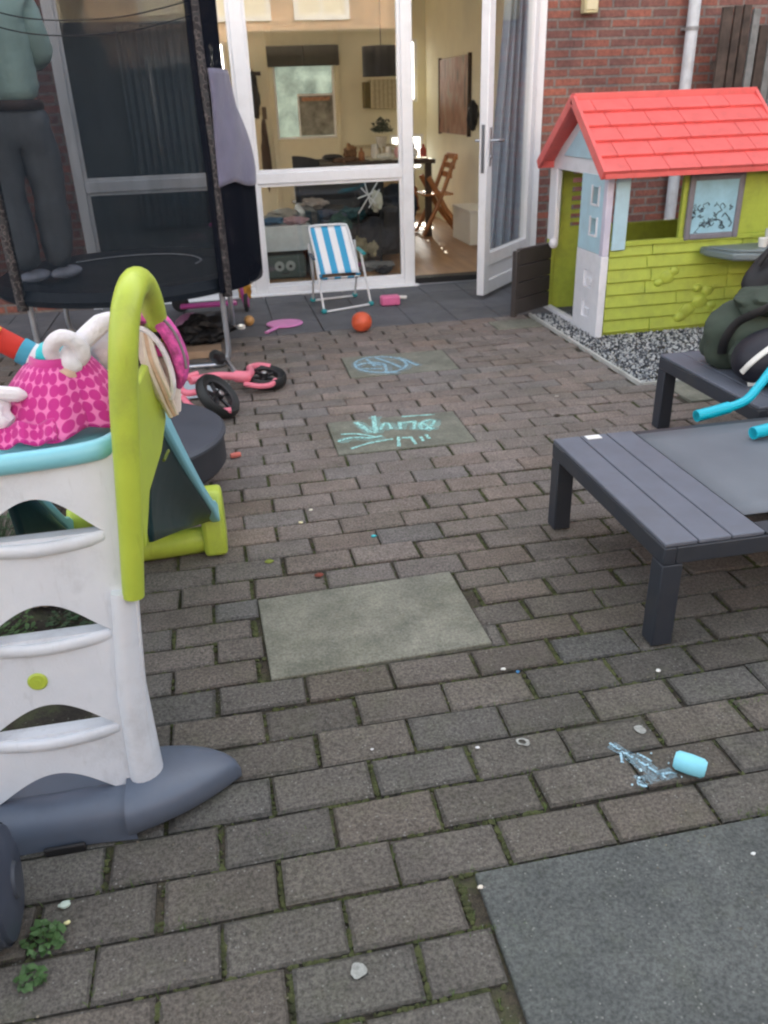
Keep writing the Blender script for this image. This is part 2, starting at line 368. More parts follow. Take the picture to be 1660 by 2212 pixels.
def brick(bm, x0, x1, y0, y1, col, zt=0, tilt=.0018, be=.005, ef=0):
    j = lambda s: random.uniform(-s, s)
    tx, ty = j(tilt), j(tilt)
    C4 = [(x0+j(.0022), y0+j(.002)), (x1+j(.0022), y0+j(.002)), (x1+j(.0022), y1+j(.002)), (x0+j(.0022), y1+j(.002))]
    cx, cy = (x0+x1)/2, (y0+y1)/2; hz = lambda x, y: zt + tx*(x-cx)/.1 + ty*(y-cy)/.05
    bot = [bm.verts.new((x, y, -.03)) for x, y in C4]
    mid = [bm.verts.new((x, y, hz(x, y)-be*.8)) for x, y in C4]
    top = [bm.verts.new((x+be*(1 if x < cx else -1)*random.uniform(.6, 1.8), y+be*(1 if y < cy else -1)*random.uniform(.6, 1.8), hz(x, y))) for x, y in C4]
    fs = [bm.faces.new(top)]
    for i in range(4):
        k = (i+1) % 4
        fs.append(bm.faces.new((bot[i], bot[k], mid[k], mid[i]))); fs.append(bm.faces.new((mid[i], mid[k], top[k], top[i])))
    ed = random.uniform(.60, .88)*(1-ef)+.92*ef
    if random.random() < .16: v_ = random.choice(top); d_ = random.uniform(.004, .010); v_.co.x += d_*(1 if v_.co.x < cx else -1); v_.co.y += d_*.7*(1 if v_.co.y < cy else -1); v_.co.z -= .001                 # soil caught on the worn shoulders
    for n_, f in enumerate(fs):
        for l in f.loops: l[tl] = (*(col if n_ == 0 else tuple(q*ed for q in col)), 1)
XR, XL = 4.6, -3.6
for r in range(0, len(YB)-1):
    y1 = YB[r]-random.uniform(0, .0015); y0 = YB[r+1] + random.uniform(.0035, .0075); yc = (y0+y1)/2
    x = phase(r)-PL*18+random.uniform(-.006, .006)
    while x < XR:
        g = random.uniform(.006, .015)*(1-.3*min(1, max(0, (yc-2)/2))); a, b = x+random.uniform(-.002, .002), x+PL-g
        # keep out of the slabs and gravel
        pieces = [(a, b)]
        for (sx0, sx1, sr, sn) in SLABS:
            if sr <= r < sr+sn:
                nw = []
                for (p, q) in pieces:
                    if q <= sx0-.006 or p >= sx1+.006: nw.append((p, q)); continue
                    if p < sx0-.006: nw.append((p, sx0-.006))
                    if q > sx1+.006: nw.append((sx1+.006, q))
                pieces = nw
        if yc > GRAV[2]: pieces = [(p, min(q, GRAV[0]-.02)) for p, q in pieces if p < GRAV[0]-.05]
        for p, q in pieces:
            if q-p < .03: continue
            xc = (p+q)/2
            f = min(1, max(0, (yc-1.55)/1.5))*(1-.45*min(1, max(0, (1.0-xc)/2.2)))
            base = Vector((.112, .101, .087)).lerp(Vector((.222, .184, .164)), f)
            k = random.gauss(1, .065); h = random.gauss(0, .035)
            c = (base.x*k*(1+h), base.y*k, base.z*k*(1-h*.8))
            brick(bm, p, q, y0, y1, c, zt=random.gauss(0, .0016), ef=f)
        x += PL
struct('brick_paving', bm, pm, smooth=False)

# slabs let into the paving, dark tiles along the house
def slab(i, x0, x1, y0, y1, mat, rot=0, zt=.002):
    b = nb(); cx, cy = (x0+x1)/2, (y0+y1)/2; bx(b, x0-cx, x1-cx, y0-cy, y1-cy, -.04, zt, mat=Matrix.Translation((cx, cy, 0)) @ Matrix.Rotation((.028, -.016, -.016, 0, 0, 0)[i], 4, 'Z')); o = struct('paving_slab', b, mat, bevel=.004)
    return o
lbl = ['large pale slab in the middle of the brick paving', 'slab with the turquoise chalk letters', 'slab with the chalk oval', 'big dark slab in the near corner',
       'pale slab beside the gravel bed', 'small slab at the foot of the playhouse gate']
for i, (sx0, sx1, sr, sn) in enumerate(SLABS):
    yt = YB[sr]; o = slab(i, sx0, sx1, YB[sr+sn]+.007, yt-.002, darkslab if i == 3 else slabm); o['label'] = lbl[i]
bm = nb()
for r in range(4):
    for k in range(24):
        x = -3.0+k*.302+random.uniform(-.001, .001); y = Y0+.006+r*.302; z = random.gauss(0, .0012)
        bx(bm, x, x+.297, y, y+.297, -.03, z)
struct('tile_strip', bm, tilem, bevel=.003, smooth=False)

# gravel bed with pale edging
bm = nb(); sheet(bm, lambda u, v: Vector((2.03+2.4*u, 3.66+1.6*v, -.012)), 2, 2); struct('gravel_base', bm, M('gravel_base', (.12, .12, .12), .9))
bm = nb(); edge = M('edging_white', (.55, .55, .52), .5, dirt=.5)
bx(bm, 2.018, 2.032, 3.66, 5.25, -.02, .012); bx(bm, 2.033, 2.76, 3.652, 3.665, -.02, .012)
tag(obj('gravel_edging', bm, edge), 'thin white edging strip round the gravel bed', 'edging')
bm = nb(); gl = bm.loops.layers.float_color.new('tone')
base = bmesh.new(); bmesh.ops.create_icosphere(base, subdivisions=1, radius=1)
bv = [v.co.copy() for v in base.verts]; bf = [[v.index for v in f.verts] for f in base.faces]; base.free()
def pebble(x, y, z, s, col):
    e = Euler((random.random()*6, random.random()*6, random.random()*6)).to_matrix(); sc = Vector((s*random.uniform(.7, 1.2), s*random.uniform(.7, 1.2), s*random.uniform(.5, .8)))
    vs = [bm.verts.new(e @ Vector((p.x*sc.x, p.y*sc.y, p.z*sc.z))*random.uniform(.85, 1.1) + Vector((x, y, z))) for p in bv]
    for f in bf:
        q = bm.faces.new([vs[i] for i in f])
        for l in q.loops: l[gl] = (*col, 1)
for k in range(15000):
    x = random.uniform(2.04, 3.5); y = random.uniform(3.675, 5.22)
    if y > 4.75 and x > 2.35: continue
    g = random.random()
    c = (.55, .56, .55) if g < .50 else ((.25, .27, .29) if g < .62 else (.075, .085, .10))
    pebble(x, y, random.uniform(-.008, .006), random.uniform(.0045, .0095), c)
pmat, t_, b_ = nodes('pebble'); at = N(t_, 'ShaderNodeAttribute', attribute_name='tone'); t_.links.new(at.outputs['Color'], b_.inputs['Base Color']); b_.inputs['Roughness'].default_value = .6
g = obj('gravel', bm, pmat, smooth=False); tag(g, 'black and white gravel bed under the playhouse', 'gravel', kind='stuff')

# ================================================================== HOUSE
bm_red = brickmat('house_brick', (.34, .125, .085), (.19, .095, .08), (.23, .20, .175), rh=.0625)
white = M('upvc_white', (.86, .87, .89), .35, var=.02, dirt=.12); cream = M('cream_wall', (.88, .85, .67), .8, var=.05, scale=3)
YW = 6.5
house = thing('terraced_house', 'red brick terraced house with white framed glass doors open to the yard', 'house', (0, YW, 0))
def wallbox(*a): return box(*a)
def addwall(lst, mat, parent=house, name='wall'):
    b = nb()
    for a in lst: bx(b, *a)
    return obj(name, b, mat, parent, smooth=False)
# outer brick skin with the wide opening x -.9..2.53, z 0..2.45
addwall([(-1.1-8, -.93, YW+.02, YW+.14, -.05, 5.8), (2.535, 12, YW+.02, YW+.14, -.05, 5.8), (-.93, 2.535, YW+.02, YW+.14, 2.42, 5.8)], bm_red)
addwall([(-.93, 2.535, YW+.02, YW+.10, -.05, -.005)], M('threshold_dark', (.03, .03, .03), .7), name='foundation')
# inner shell (plaster) and roof masses
addwall([(-1.52, -.93, YW+.142, YW+.2, 0, 2.6), (2.535, 2.75, YW+.142, YW+.2, 0, 2.6), (-.93, 2.535, YW+.142, YW+.2, 2.42, 2.6)], cream, name='inner_wall')
addwall([(-1.62, -1.52, YW+.142, 10.6, 0, 2.62)], cream, name='inner_wall')
addwall([(2.65, 2.75, YW+.201, 10.6, 0, 2.62)], cream, name='inner_wall')
addwall([(-1.52, -1.35, 10.6, 10.72, 0, 2.6), (-1.35, .35, 10.6, 10.72, 0, .3), (-1.35, .35, 10.6, 10.72, 1.97, 2.6), (.35, .80, 10.6, 10.72, 0, 2.6), (1.62, 2.2, 10.6, 10.72, 0, 2.6), (2.62, 2.65, 10.6, 10.72, 0, 2.6), (2.2, 2.33, 10.6, 10.72, .95, 2.6), (2.55, 2.62, 10.6, 10.72, .95, 2.6), (.80, 1.62, 10.6, 10.72, 2.1, 2.6), (2.2, 2.62, 10.6, 10.72, 0, .55), (2.33, 2.55, 10.6, 10.72, .95, 1.3), (2.33, 2.55, 10.6, 10.72, 1.95, 2.6)], cream, name='inner_wall')
addwall([(-1.52, 2.65, YW+.201, 10.6, 2.602, 2.7)], M('ceiling_white', (.90, .88, .80), .9), name='ceiling')
floorm, ft, fb = nodes('laminate'); fL = ft.links.new
ftc = N(ft, 'ShaderNodeTexCoord'); fmp = N(ft, 'ShaderNodeMapping'); fmp.inputs['Scale'].default_value = (6, .8, 1); fL(ftc.outputs['Object'], fmp.inputs[0])
fn = N(ft, 'ShaderNodeTexNoise', i_Scale=2.5, i_Detail=6.0); fL(fmp.outputs[0], fn.inputs['Vector']); fr_ = ramp(ft, [(.3, (.26, .13, .055)), (.7, (.42, .23, .11))]); fL(fn.outputs['Fac'], fr_.inputs[0]); fL(fr_.outputs[0], fb.inputs['Base Color']); fb.inputs['Roughness'].default_value = .38
addwall([(-1.52, 2.65, YW+.11, 10.6, -.04, .045)], floorm, name='floor')
# body of the terrace above and beside, so that it shades the yard
addwall([(-9.1, 12, 10.73, 10.85, 2.6, 5.8), (-9.1, -1.63, 10.73, 10.85, -.05, 2.6), (2.76, 12, 10.73, 10.85, -.05, 2.6)], bm_red, name='front_wall')
addwall([(-9.1, 12, YW+.15, 10.72, 2.72, 2.9)], M('joist', (.2, .2, .2), .9), name='upper_floor')
b = nb(); vs = [b.verts.new(p) for p in ((-9.2, YW-.3, 5.75), (12.1, YW-.3, 5.75), (12.1, 8.7, 9.3), (-9.2, 8.7, 9.3), (-9.2, 11.1, 5.75), (12.1, 11.1, 5.75))]
b.faces.new((vs[0], vs[1], vs[2], vs[3])); b.faces.new((vs[3], vs[2], vs[5], vs[4])); b.faces.new((vs[0], vs[3], vs[4])); b.faces.new((vs[1], vs[5], vs[2])); b.faces.new((vs[0], vs[4], vs[5], vs[1]))
obj('roof', b, M('roof_tile', (.12, .07, .055), .8), house, smooth=False)

pane = glassmat('window_glass', (.97, .98, .97), 1.62)
# frame posts and rails of the back windows.  front faces at y 6.5
fw = nb()
FY0, FY1 = YW-.0, YW+.075
for (x0, x1) in ((-.93, -.86), (.262, .352), (1.442, 1.528), (2.44, 2.532)): bx(fw, x0, x1, FY0, FY1, -.004 if x1 < 2.4 else .0, 2.42)
for (x0, x1) in ((-.86, .262), (.352, 1.442)):
    bx(fw, x0, x1, FY0+.004, FY1-.004, -.004, .06); bx(fw, x0, x1, FY0+.004, FY1-.004, .80, .875); bx(fw, x0, x1, FY0+.004, FY1-.004, 2.35, 2.42)
bx(fw, 1.528, 2.44, FY0+.006, FY1-.004, 2.33, 2.42)
wf = obj('window_frame', fw, white, house, bevel=.006)
# sill
bx2 = nb(); bx(bx2, -.95, 1.55, YW-.05, YW-.002, -.03, .012); obj('sill', bx2, white, house, bevel=.006)
# rebate beads and glazing, one pane per light
for (x0, x1) in ((-.86, .262), (.352, 1.442)):
    for (z0, z1) in ((.06, .80), (.875, 2.35)):
        b = nb()
        for a in ((x0, x0+.022, z0, z1), (x1-.022, x1, z0, z1), (x0+.022, x1-.022, z0, z0+.022), (x0+.022, x1-.022, z1-.022, z1)): bx(b, a[0], a[1], FY0+.016, FY0+.05, a[2], a[3])
        obj('glazing_bead', b, white, wf, bevel=.004)
        b = box(x0+.02, x1-.02, FY0+.03, FY0+.034, z0+.02, z1-.02); obj('pane', b, pane, wf, smooth=False)
# threshold strip of the doorway: black step, metal bar
obj('doorstep', box(1.53, 2.44, YW-.01, YW+.108, .0, .050), M('step_black', (.012, .012, .012), .6), house)
obj('threshold_strip', box(1.53, 2.44, YW-.03, YW-.012, -.003, .008), M('alu', (.5, .5, .52), .3, metal=1), house, bevel=.002)
# open door: local frame, hinge at (2.44, 6.47), free edge at (1.83, 5.80)
hg = Vector((2.435, 6.47, 0)); fe = Vector((1.845, 5.795, 0)); dl = (fe-hg).length; DM = frame(hg, fe-hg)
b = nb(); D0, D1, DT = -.03, .03, 2.30; zb = .03
for a in ((0, .085, zb, DT), (dl-.095, dl, zb, DT)): bx(b, a[0], a[1], D0, D1, a[2], a[3], mat=DM)
for a in ((.085, dl-.095, zb, .13), (.085, dl-.095, .225, .32), (.085, dl-.095, DT-.09, DT)): bx(b, a[0], a[1], D0+.003, D1-.003, a[2], a[3], mat=DM)
door = obj('door', b, white, house, bevel=.006)
obj('door_panel', box(.085, dl-.095, -.018, .018, .13, .225, mat=DM), white, door, bevel=.003)
obj('pane', box(.085, dl-.095, -.004, .004, .32, DT-.09, mat=DM), pane, door, smooth=False)
steel = M('brushed_steel', (.55, .55, .57), .3, var=.05, metal=1)
for sgn in (-1, 1):
    b = nb(); bx(b, dl-.062, dl-.034, sgn*.033-.004, sgn*.033+.004, .90, 1.14, mat=DM)
    tube(b, [DM @ Vector(p) for p in ((dl-.048, sgn*.034, 1.06), (dl-.048, sgn*.075, 1.06), (dl-.06, sgn*.08, 1.06), (dl-.165, sgn*.078, 1.055))], .009, 8)
    lathe(b, [(0, 0), (.014, 0), (.014, .012), (0, .012)], DM @ Vector((dl-.048, sgn*.034, .96)), axis=DM.to_3x3() @ Vector((0, sgn, 0)), n=12)
    obj('door_handle', b, steel, door)
b = nb(); bx(b, dl, dl+.004, -.012, .012, .86, 1.16, mat=DM); obj('lock_plate', b, steel, door)
for z in (.35, 1.2, 2.1): obj('hinge', lathe(nb(), [(0, 0), (.011, 0), (.011, .1), (0, .1)], (2.438, 6.472, z), n=10), steel, door)
# drainpipe and small box lamp on the wall
pipe = nb(); tube(pipe, [(3.65, YW-.055, 0), (3.65, YW-.055, 5.6)], .044, 16); dp = obj('drainpipe', pipe, M('grey_pvc', (.62, .66, .70), .45, dirt=.3), house)
for z in (.35, 1.73, 3.2):
    b = nb(); lathe(b, [(.046, -.012), (.050, -.012), (.050, .012), (.046, .012)], (3.65, YW-.055, z), n=16); bx(b, 3.60, 3.70, YW-.02, YW+.022, z-.008, z+.008); obj('pipe_clamp', b, M('clamp', (.3, .3, .3), .5), dp)
b = nb(); bx(b, 2.79, 2.895, YW-.06, YW+.022, 1.84, 2.12); wb = obj('wall_box', b, M('box_cream', (.62, .56, .33), .5), house, bevel=.008)
obj('cover', box(2.80, 2.885, YW-.068, YW-.06, 1.86, 2.10), M('box_cream2', (.68, .62, .40), .4), wb, bevel=.004)

# ------------------------------------------------------------------ front of the room
fd = nb()
for a in ((.80, .86, .05, 2.1), (1.56, 1.62, .05, 2.1)): bx(fd, a[0], a[1], 10.57, 10.69, a[2], a[3])
bx(fd, .86, 1.56, 10.572, 10.69, 1.88, 2.1); bx(fd, .86, 1.56, 10.572, 10.69, .05, .95)
fdo = obj('front_door', fd, M('door_cream', (.84, .80, .60), .5, var=.04), house, bevel=.006)
# obscure glass with a frosted sheet, lit from the street
fg, t, b_ = nodes('frosted_glass'); t.nodes.remove(b_); o_ = t.nodes['Material Output']; tc = N(t, 'ShaderNodeTexCoord')
n = N(t, 'ShaderNodeTexNoise', i_Scale=6.0, i_Detail=9.0, i_Roughness=.72); t.links.new(tc.outputs['Object'], n.inputs['Vector'])
r = ramp(t, [(.32, (.25, .29, .28)), (.5, (.38, .43, .41)), (.68, (.52, .58, .55))]); t.links.new(n.outputs['Fac'], r.inputs[0])
d = N(t, 'ShaderNodeBsdfDiffuse'); tl_ = N(t, 'ShaderNodeBsdfTranslucent'); mx = N(t, 'ShaderNodeMixShader'); mx.inputs[0].default_value = .45
t.links.new(r.outputs[0], d.inputs[0]); t.links.new(r.outputs[0], tl_.inputs[0]); t.links.new(d.outputs[0], mx.inputs[1]); t.links.new(tl_.outputs[0], mx.inputs[2]); t.links.new(mx.outputs[0], o_.inputs[0])
obj('pane', box(.86, 1.56, 10.62, 10.626, .95, 1.88), fg, fdo, smooth=False)
wb2 = nb()
for a in ((.86, .885, .95, 1.7), (1.535, 1.56, .95, 1.7), (.885, 1.535, .95, .975), (1.12, 1.14, .975, 1.42), (1.14, 1.535, 1.40, 1.42)): bx(wb2, a[0], a[1], 10.60, 10.618, a[2], a[3])
obj('glazing_bar', wb2, white, fdo)
obj('notice', box(1.14, 1.533, 10.604, 10.612, .98, 1.40), M('notice_grey', (.30, .31, .28), .8, var=.5, scale=11), fdo, smooth=False); obj('notice_heading', box(1.17, 1.50, 10.600, 10.603, 1.345, 1.385), M('notice_red', (.50, .26, .16), .8, var=.4, scale=30), fdo, smooth=False)
# windows added for light: right pair casts sun patches, wide left one brightens room
for (x0, x1, z0, z1) in ((2.2, 2.62, .55, .95), (2.33, 2.55, 1.3, 1.95), (-1.35, .35, .3, 1.97)):
    b = nb()
    for a in ((x0, x0+.03, z0, z1), (x1-.03, x1, z0, z1), (x0+.03, x1-.03, z0, z0+.03), (x0+.03, x1-.03, z1-.03, z1)): bx(b, a[0], a[1], 10.62, 10.70, a[2], a[3])
    if x0 < 0: bx(b, -.53, -.47, 10.622, 10.70, z0+.03, z1-.03)
    sw = obj('added_street_window', b, white, house, bevel=.004); obj('pane', box(x0+.03, x1-.03, 10.66, 10.664, z0+.03, z1-.03), pane, sw, smooth=False)
addwall([(-1.52, .14, 8.2, 8.28, .046, 1.98)], M('slate_wall', (.16, .19, .23), .8, var=.12, scale=2), name='added_partition')  # added inside wall that hides the wide light window from view
b = nb(); sheet(b, lambda u, v: Vector((-.62+.60*u, 8.12+.03*math.sin(u*60)+.01*math.sin(u*23), .35+1.60*v)), 120, 2); tag(obj('curtain', b, M('curtain_slate', (.26, .32, .38), .9), solid=.003), 'pleated slate blue curtain hanging inside behind the trampoline net', 'curtain')
# blind box
b = nb()
for i in range(2): bx(b, .80+i*.41, 1.205+i*.41, 10.50, 10.56, 1.70, 1.905)
tag(obj('roller_blind', b, M('blind_dark', (.07, .07, .055), .8), bevel=.004), 'dark blind rolled up above the glass of the front door', 'blind')

# ================================================================== ROOM CONTENTS
blk = M('black_matte', (.012, .012, .014), .6, bump=.2); wood = M('table_wood', (.22, .10, .04), .45, var=.3, scale=9); dkwood = M('dark_wood', (.045, .026, .016), .5, var=.3)
# pendant lamp
t = thing('pendant_lamp', 'black drum pendant lamp hanging over the dining table', 'lamp', (1.80, 9.0, 1.55))
b = nb(); lathe(b, [(.18, 0), (.185, 0), (.185, .26), (.18, .26)], (1.80, 9.0, 1.54), n=28); obj('shade', b, blk, t)
b = nb(); lathe(b, [(0, 0), (.04, .01), (.05, .05), (.02, .09), (0, .1)], (1.80, 9.0, 1.60), n=14); obj('bulb', b, M('bulb', (.8, .8, .75), .2), t)
obj('cord', tube(nb(), [(1.80, 9.0, 1.70), (1.80, 9.0, 2.60)], .004, 6), blk, t)
# dining table
t = thing('dining_table', 'dark dining table cluttered with dishes behind the window', 'table', (1.7, 9.0, .045))
obj('tabletop', box(1.10, 2.25, 8.62, 9.5, .745, .785), dkwood, t, bevel=.005)
for x in (1.16, 2.19):
    for y in (8.68, 9.44): obj('leg', box(x-.03, x+.03, y-.03, y+.03, .045, .745), dkwood, t, bevel=.004)
# bright things on it
whitec = M('ceramic', (.8, .78, .72), .25, var=.03)
b = nb(); sheet(b, lambda u, v: Vector((1.62+.60*u, 8.75+.45*v, .788+.012*mnoise.noise(Vector((u*5, v*5, 0)))**2*4)), 16, 10); tag(obj('tablecloth', b, M('cloth_w', (.8, .77, .66), .85), solid=.003), 'white runner lying across the right of the dining table', 'tablecloth')
for i, (x, y, r, h, lb) in enumerate(((1.70, 8.95, .045, .13, 'white jug standing on the dining table under the lamp'), (1.86, 9.05, .04, .10, 'white mug standing beside the jug on the table'))):
    t = thing('jug', lb, 'crockery', (x, y, .80)); b = nb(); lathe(b, [(0, 0), (r*.8, 0), (r, h*.3), (r*.75, h*.8), (r*.85, h), (r*.78, h), (r*.66, h*.8), (0, h*.2)], (x, y, .80), n=18); obj('body', b, whitec, t)
    obj('handle', tube(nb(), curve([(x+r*.8, y, .80+h*.85), (x+r*1.6, y, .80+h*.7), (x+r*1.5, y, .80+h*.3), (x+r*.9, y, .80+h*.2)], 5), .006, 6), whitec, t)
glassy = M('bottle_dark', (.02, .035, .02), .15)
for i, (x, y, h, m_, lb) in enumerate(((1.98, 9.0, .20, glassy, 'dark green bottle standing right of the mugs on the table'), (1.55, 8.9, .12, M('amber', (.35, .13, .04), .3), 'amber glass jar at the middle of the dining table'), (2.12, 9.1, .17, blk, 'black pepper mill at the right end of the table'), (2.17, 8.8, .12, M('redcan', (.4, .06, .04), .4), 'red tin near the right end of the table'))):
    b = nb(); lathe(b, [(0, 0), (.032, 0), (.034, h*.5), (.03, h*.65), (.012, h*.8), (.012, h), (0, h)], (x, y, .80 if x > 1.6 else .786), n=14); tag(obj('bottle' if h > .15 else 'jar', b, m_), lb, 'bottle' if h > .15 else 'jar')
# basket of bread / heap on table left
b = nb(); blob(b, (1.38, 8.85, .80), (.14, .10, .028), 3, .2); tag(obj('paper_heap', b, M('brownpaper', (.12, .06, .03), .8)), 'low brown heap of papers on the left half of the table', 'papers')
# potted plant
t = thing('potted_plant', 'dark leafy houseplant in a pot on the sideboard', 'plant', (1.93, 9.75, .82))
b = nb(); lathe(b, [(0, 0), (.05, 0), (.065, .1), (.055, .1), (0, .08)], (1.93, 9.75, .87), n=16); obj('pot', b, M('pot_white', (.7, .68, .6), .4), t)
b = nb()
for k in range(160):
    a = random.random()*6.28; e = random.uniform(.1, 1.5); r_ = random.uniform(.02, .13); c = Vector((1.93+r_*math.cos(a)*math.cos(e*.6), 9.75+r_*math.sin(a), .98+.14*math.sin(e)*random.random()+.04))
    d1 = Vector((random.gauss(0, 1), random.gauss(0, 1), random.gauss(0, 1))).normalized()*.03; d2 = d1.orthogonal().normalized()*.012
    b.faces.new([b.verts.new(c-d1), b.verts.new(c+d2), b.verts.new(c+d1), b.verts.new(c-d2)])
obj('foliage', b, M('leaf_dark', (.02, .045, .02), .5), t, smooth=False)
t = thing('sideboard', 'cream sideboard against the far wall under the window', 'cabinet', (1.95, 10.3, .045))
obj('carcass', box(1.70, 2.20, 9.95, 10.5, .045, .86), M('cream_board', (.55, .48, .32), .5), t, bevel=.005)
for i in range(2): obj('door', box(1.715+.245*i, 1.945+.245*i, 9.925, 9.948, .10, .84), M('cream_board2', (.62, .55, .38), .5), t, bevel=.004)
# hanging cabinet
t = thing('wall_cabinet', 'pale slatted cabinet hanging on the far wall below the lamp', 'cabinet', (1.95, 10.4, 1.3)); st = stripemat('cab_slat', [(.60, .55, .38), (.60, .55, .38), (.42, .38, .26)], .05)
obj('front', box(1.95, 2.40, 10.36, 10.598, 1.24, 1.54), st, t, bevel=.004); obj('side_panel', box(1.885, 1.947, 10.42, 10.598, 1.25, 1.52), M('olive', (.16, .13, .04), .7), t)
# left: coats on the far wall
t = thing('coat_rack', 'dark coats hanging in a narrow bundle on the far wall left of the front door', 'coats', (.63, 10.5, 1.0)); obj('rail', box(.56, .72, 10.56, 10.598, 1.62, 1.66), dkwood, t)
b = nb(); blob(b, (.63, 10.50, 1.42), (.05, .07, .24), 5, .2); obj('coat', b, blk, t); b = nb(); blob(b, (.70, 10.50, .78), (.05, .07, .36), 6, .15); obj('coat', b, M('coat_brown', (.05, .03, .02), .8), t)
tag(obj('wall_clock', box(.70, .75, 10.58, 10.598, 1.17, 1.30), M('sw', (.12, .08, .04), .5), bevel=.004), 'small brown wall clock hanging between coats and front door', 'clock')
# black office chair left of table
t = thing('office_chair', 'black chair with low rounded back left of the dining table', 'chair', (1.0, 8.6, .045))
b = nb(); sheet(b, lambda u, v: Vector((.84+.26*u, 8.75+.10*math.sin(v*1.2)-.03*math.sin(u*3.14), .62+.24*v-.05*u*u*v)), 8, 8); obj('backrest', b, blk, t, solid=.04, bevel=.01)
b = nb(); blob(b, (.98, 8.55, .46), (.2, .2, .04), 2, .03); obj('seat', b, blk, t)
for dx, dy in ((-.16, -.14), (.16, -.14), (-.16, .14), (.16, .14)): obj('leg', tube(nb(), [(.98+dx*.8, 8.55+dy*.8, .45), (.98+dx, 8.55+dy, .045)], .013, 8), blk, t)
# wooden folding chair at the right wall
t = thing('folding_chair', 'brown wooden folding chair with crossed legs by the right wall', 'chair', (2.3, 8.8, .045)); cw = M('chair_wood', (.42, .17, .055), .4, var=.25)
for y in (8.62, 8.95):
    obj('leg', tube(nb(), [(2.46, y, .80), (2.30, y, .40), (2.12, y, .055)], .027, 8, flat=(1, .7)), cw, t)
    obj('leg', tube(nb(), [(2.18, y, .62), (2.36, y, .30), (2.56, y, .055)], .027, 8, flat=(1, .7)), cw, t)
b = nb()
for i in range(5): bx(b, 2.13+i*.062, 2.185+i*.062, 8.60, 8.97, .44, .46)
obj('seat', b, cw, t, bevel=.004)
b = nb()
for i in range(3): bx(b, 2.40+i*.03, 2.418+i*.03, 8.60, 8.97, .60+i*.085, .655+i*.085)
obj('backrest', b, cw, t, bevel=.004)
b = nb(); tube(b, [(2.52, 8.62, .10), (2.52, 8.95, .10)], .011, 8); tube(b, [(2.16, 8.62, .12), (2.16, 8.95, .12)], .011, 8); obj('stretcher', b, cw, t)
# painting on the right wall: a plain abstract of warm blots
pt, tt, pb = nodes('painting_abstract'); tc = N(tt, 'ShaderNodeTexCoord'); mp = N(tt, 'ShaderNodeMapping'); mp.inputs['Scale'].default_value = (1, 5, 1.6); n = N(tt, 'ShaderNodeTexNoise', i_Scale=2.2, i_Detail=5.0, i_Distortion=1.2)
tt.links.new(tc.outputs['Object'], mp.inputs[0]); tt.links.new(mp.outputs[0], n.inputs['Vector']); r = ramp(tt, [(.3, (.10, .07, .05)), (.45, (.32, .13, .08)), (.6, (.40, .26, .17)), (.72, (.16, .15, .10))]); tt.links.new(n.outputs['Fac'], r.inputs[0]); tt.links.new(r.outputs[0], pb.inputs['Base Color'])
t = thing('painting', 'tall reddish brown abstract painting on the right wall of the room', 'painting', (2.62, 9.3, 1.0)); obj('canvas', box(2.618, 2.645, 8.75, 9.85, .985, 1.70), pt, t, smooth=False)
b = nb(); bx(b, 2.61, 2.648, 8.735, 8.748, .97, 1.715); bx(b, 2.61, 2.648, 9.852, 9.865, .97, 1.715); obj('frame', b, dkwood, t)
tag(obj('hanging_bag', blob(nb(), (2.58, 8.45, 1.17), (.05, .06, .13), 9, .2), blk), 'small black bag hanging on the wall beside the painting', 'bag')
# white box by the door
t = thing('storage_box', 'white storage box on the floor against the right wall', 'box', (2.52, 8.3, .045)); obj('body', box(2.40, 2.645, 7.9, 8.5, .046, .34), M('white_box', (.82, .80, .70), .4, var=.02), t, bevel=.008); obj('lid', box(2.39, 2.648, 7.89, 8.51, .341, .365), M('white_box2', (.84, .82, .74), .4, var=.02), t, bevel=.006)
# curtain
cm = M('curtain_blue', (.38, .46, .55), .8, var=.08)
b = nb(); sheet(b, lambda u, v: Vector((2.14+.16*v+(.30-.16*v)*u, 6.68+.035*math.sin(u*24)+.01*math.sin(u*9+v*3), .06+2.28*v)), 60, 14)
tag(obj('curtain', b, cm, solid=.003), 'grey blue curtain hanging inside the open glass door', 'curtain')
# play cabinet behind the window
t = thing('toy_cabinet', 'low grey white cabinet right behind the window glass', 'cabinet', (.55, 7.0, .045)); gw = M('cab_grey', (.52, .56, .56), .5)
b = nb(); bx(b, .30, .76, 6.82, 7.2, .27, .46); bx(b, .30, .325, 6.82, 7.2, .046, .27); bx(b, .735, .76, 6.82, 7.2, .046, .27); obj('carcass', b, gw, t, bevel=.005)
obj('back_panel', box(.325, .735, 7.18, 7.2, .046, .27), dkwood, t)
t = thing('storage_basket', 'dark green grey basket with a smiling cat face under the cabinet', 'basket', (.53, 6.95, .046))
b = nb(); bx(b, .36, .70, 6.86, 7.12, .047, .235); obj('body', b, M('basket', (.07, .10, .09), .8), t, bevel=.02)
b = nb(); pale = M('face_pale', (.32, .36, .34), .8)
for sx in (-1, 1): lathe(b, [(0, 0), (.04, 0), (.04, .004), (0, .004)], (.53+sx*.045, 6.857, .15), axis=(0, -1, 0), n=16); 
obj('eye_patch', b, pale, t)
b = nb()
for sx in (-1, 1): lathe(b, [(0, 0), (.013, 0), (.013, .004), (0, .004)], (.53+sx*.045, 6.852, .148), axis=(0, -1, 0), n=12)
tube(b, curve([(.50, 6.853, .10), (.53, 6.851, .09), (.56, 6.853, .10)], 5), .004, 6); obj('face_mark', b, blk, t)
def heap(name, label, cat, c, r, mat, seed, amp=.22, sub=4):
    o = tag(obj(name, blob(nb(), c, r, seed, amp, sub), mat), label, cat); folds(o, min(r)*.9, max(.03, max(r)*.32)); return o
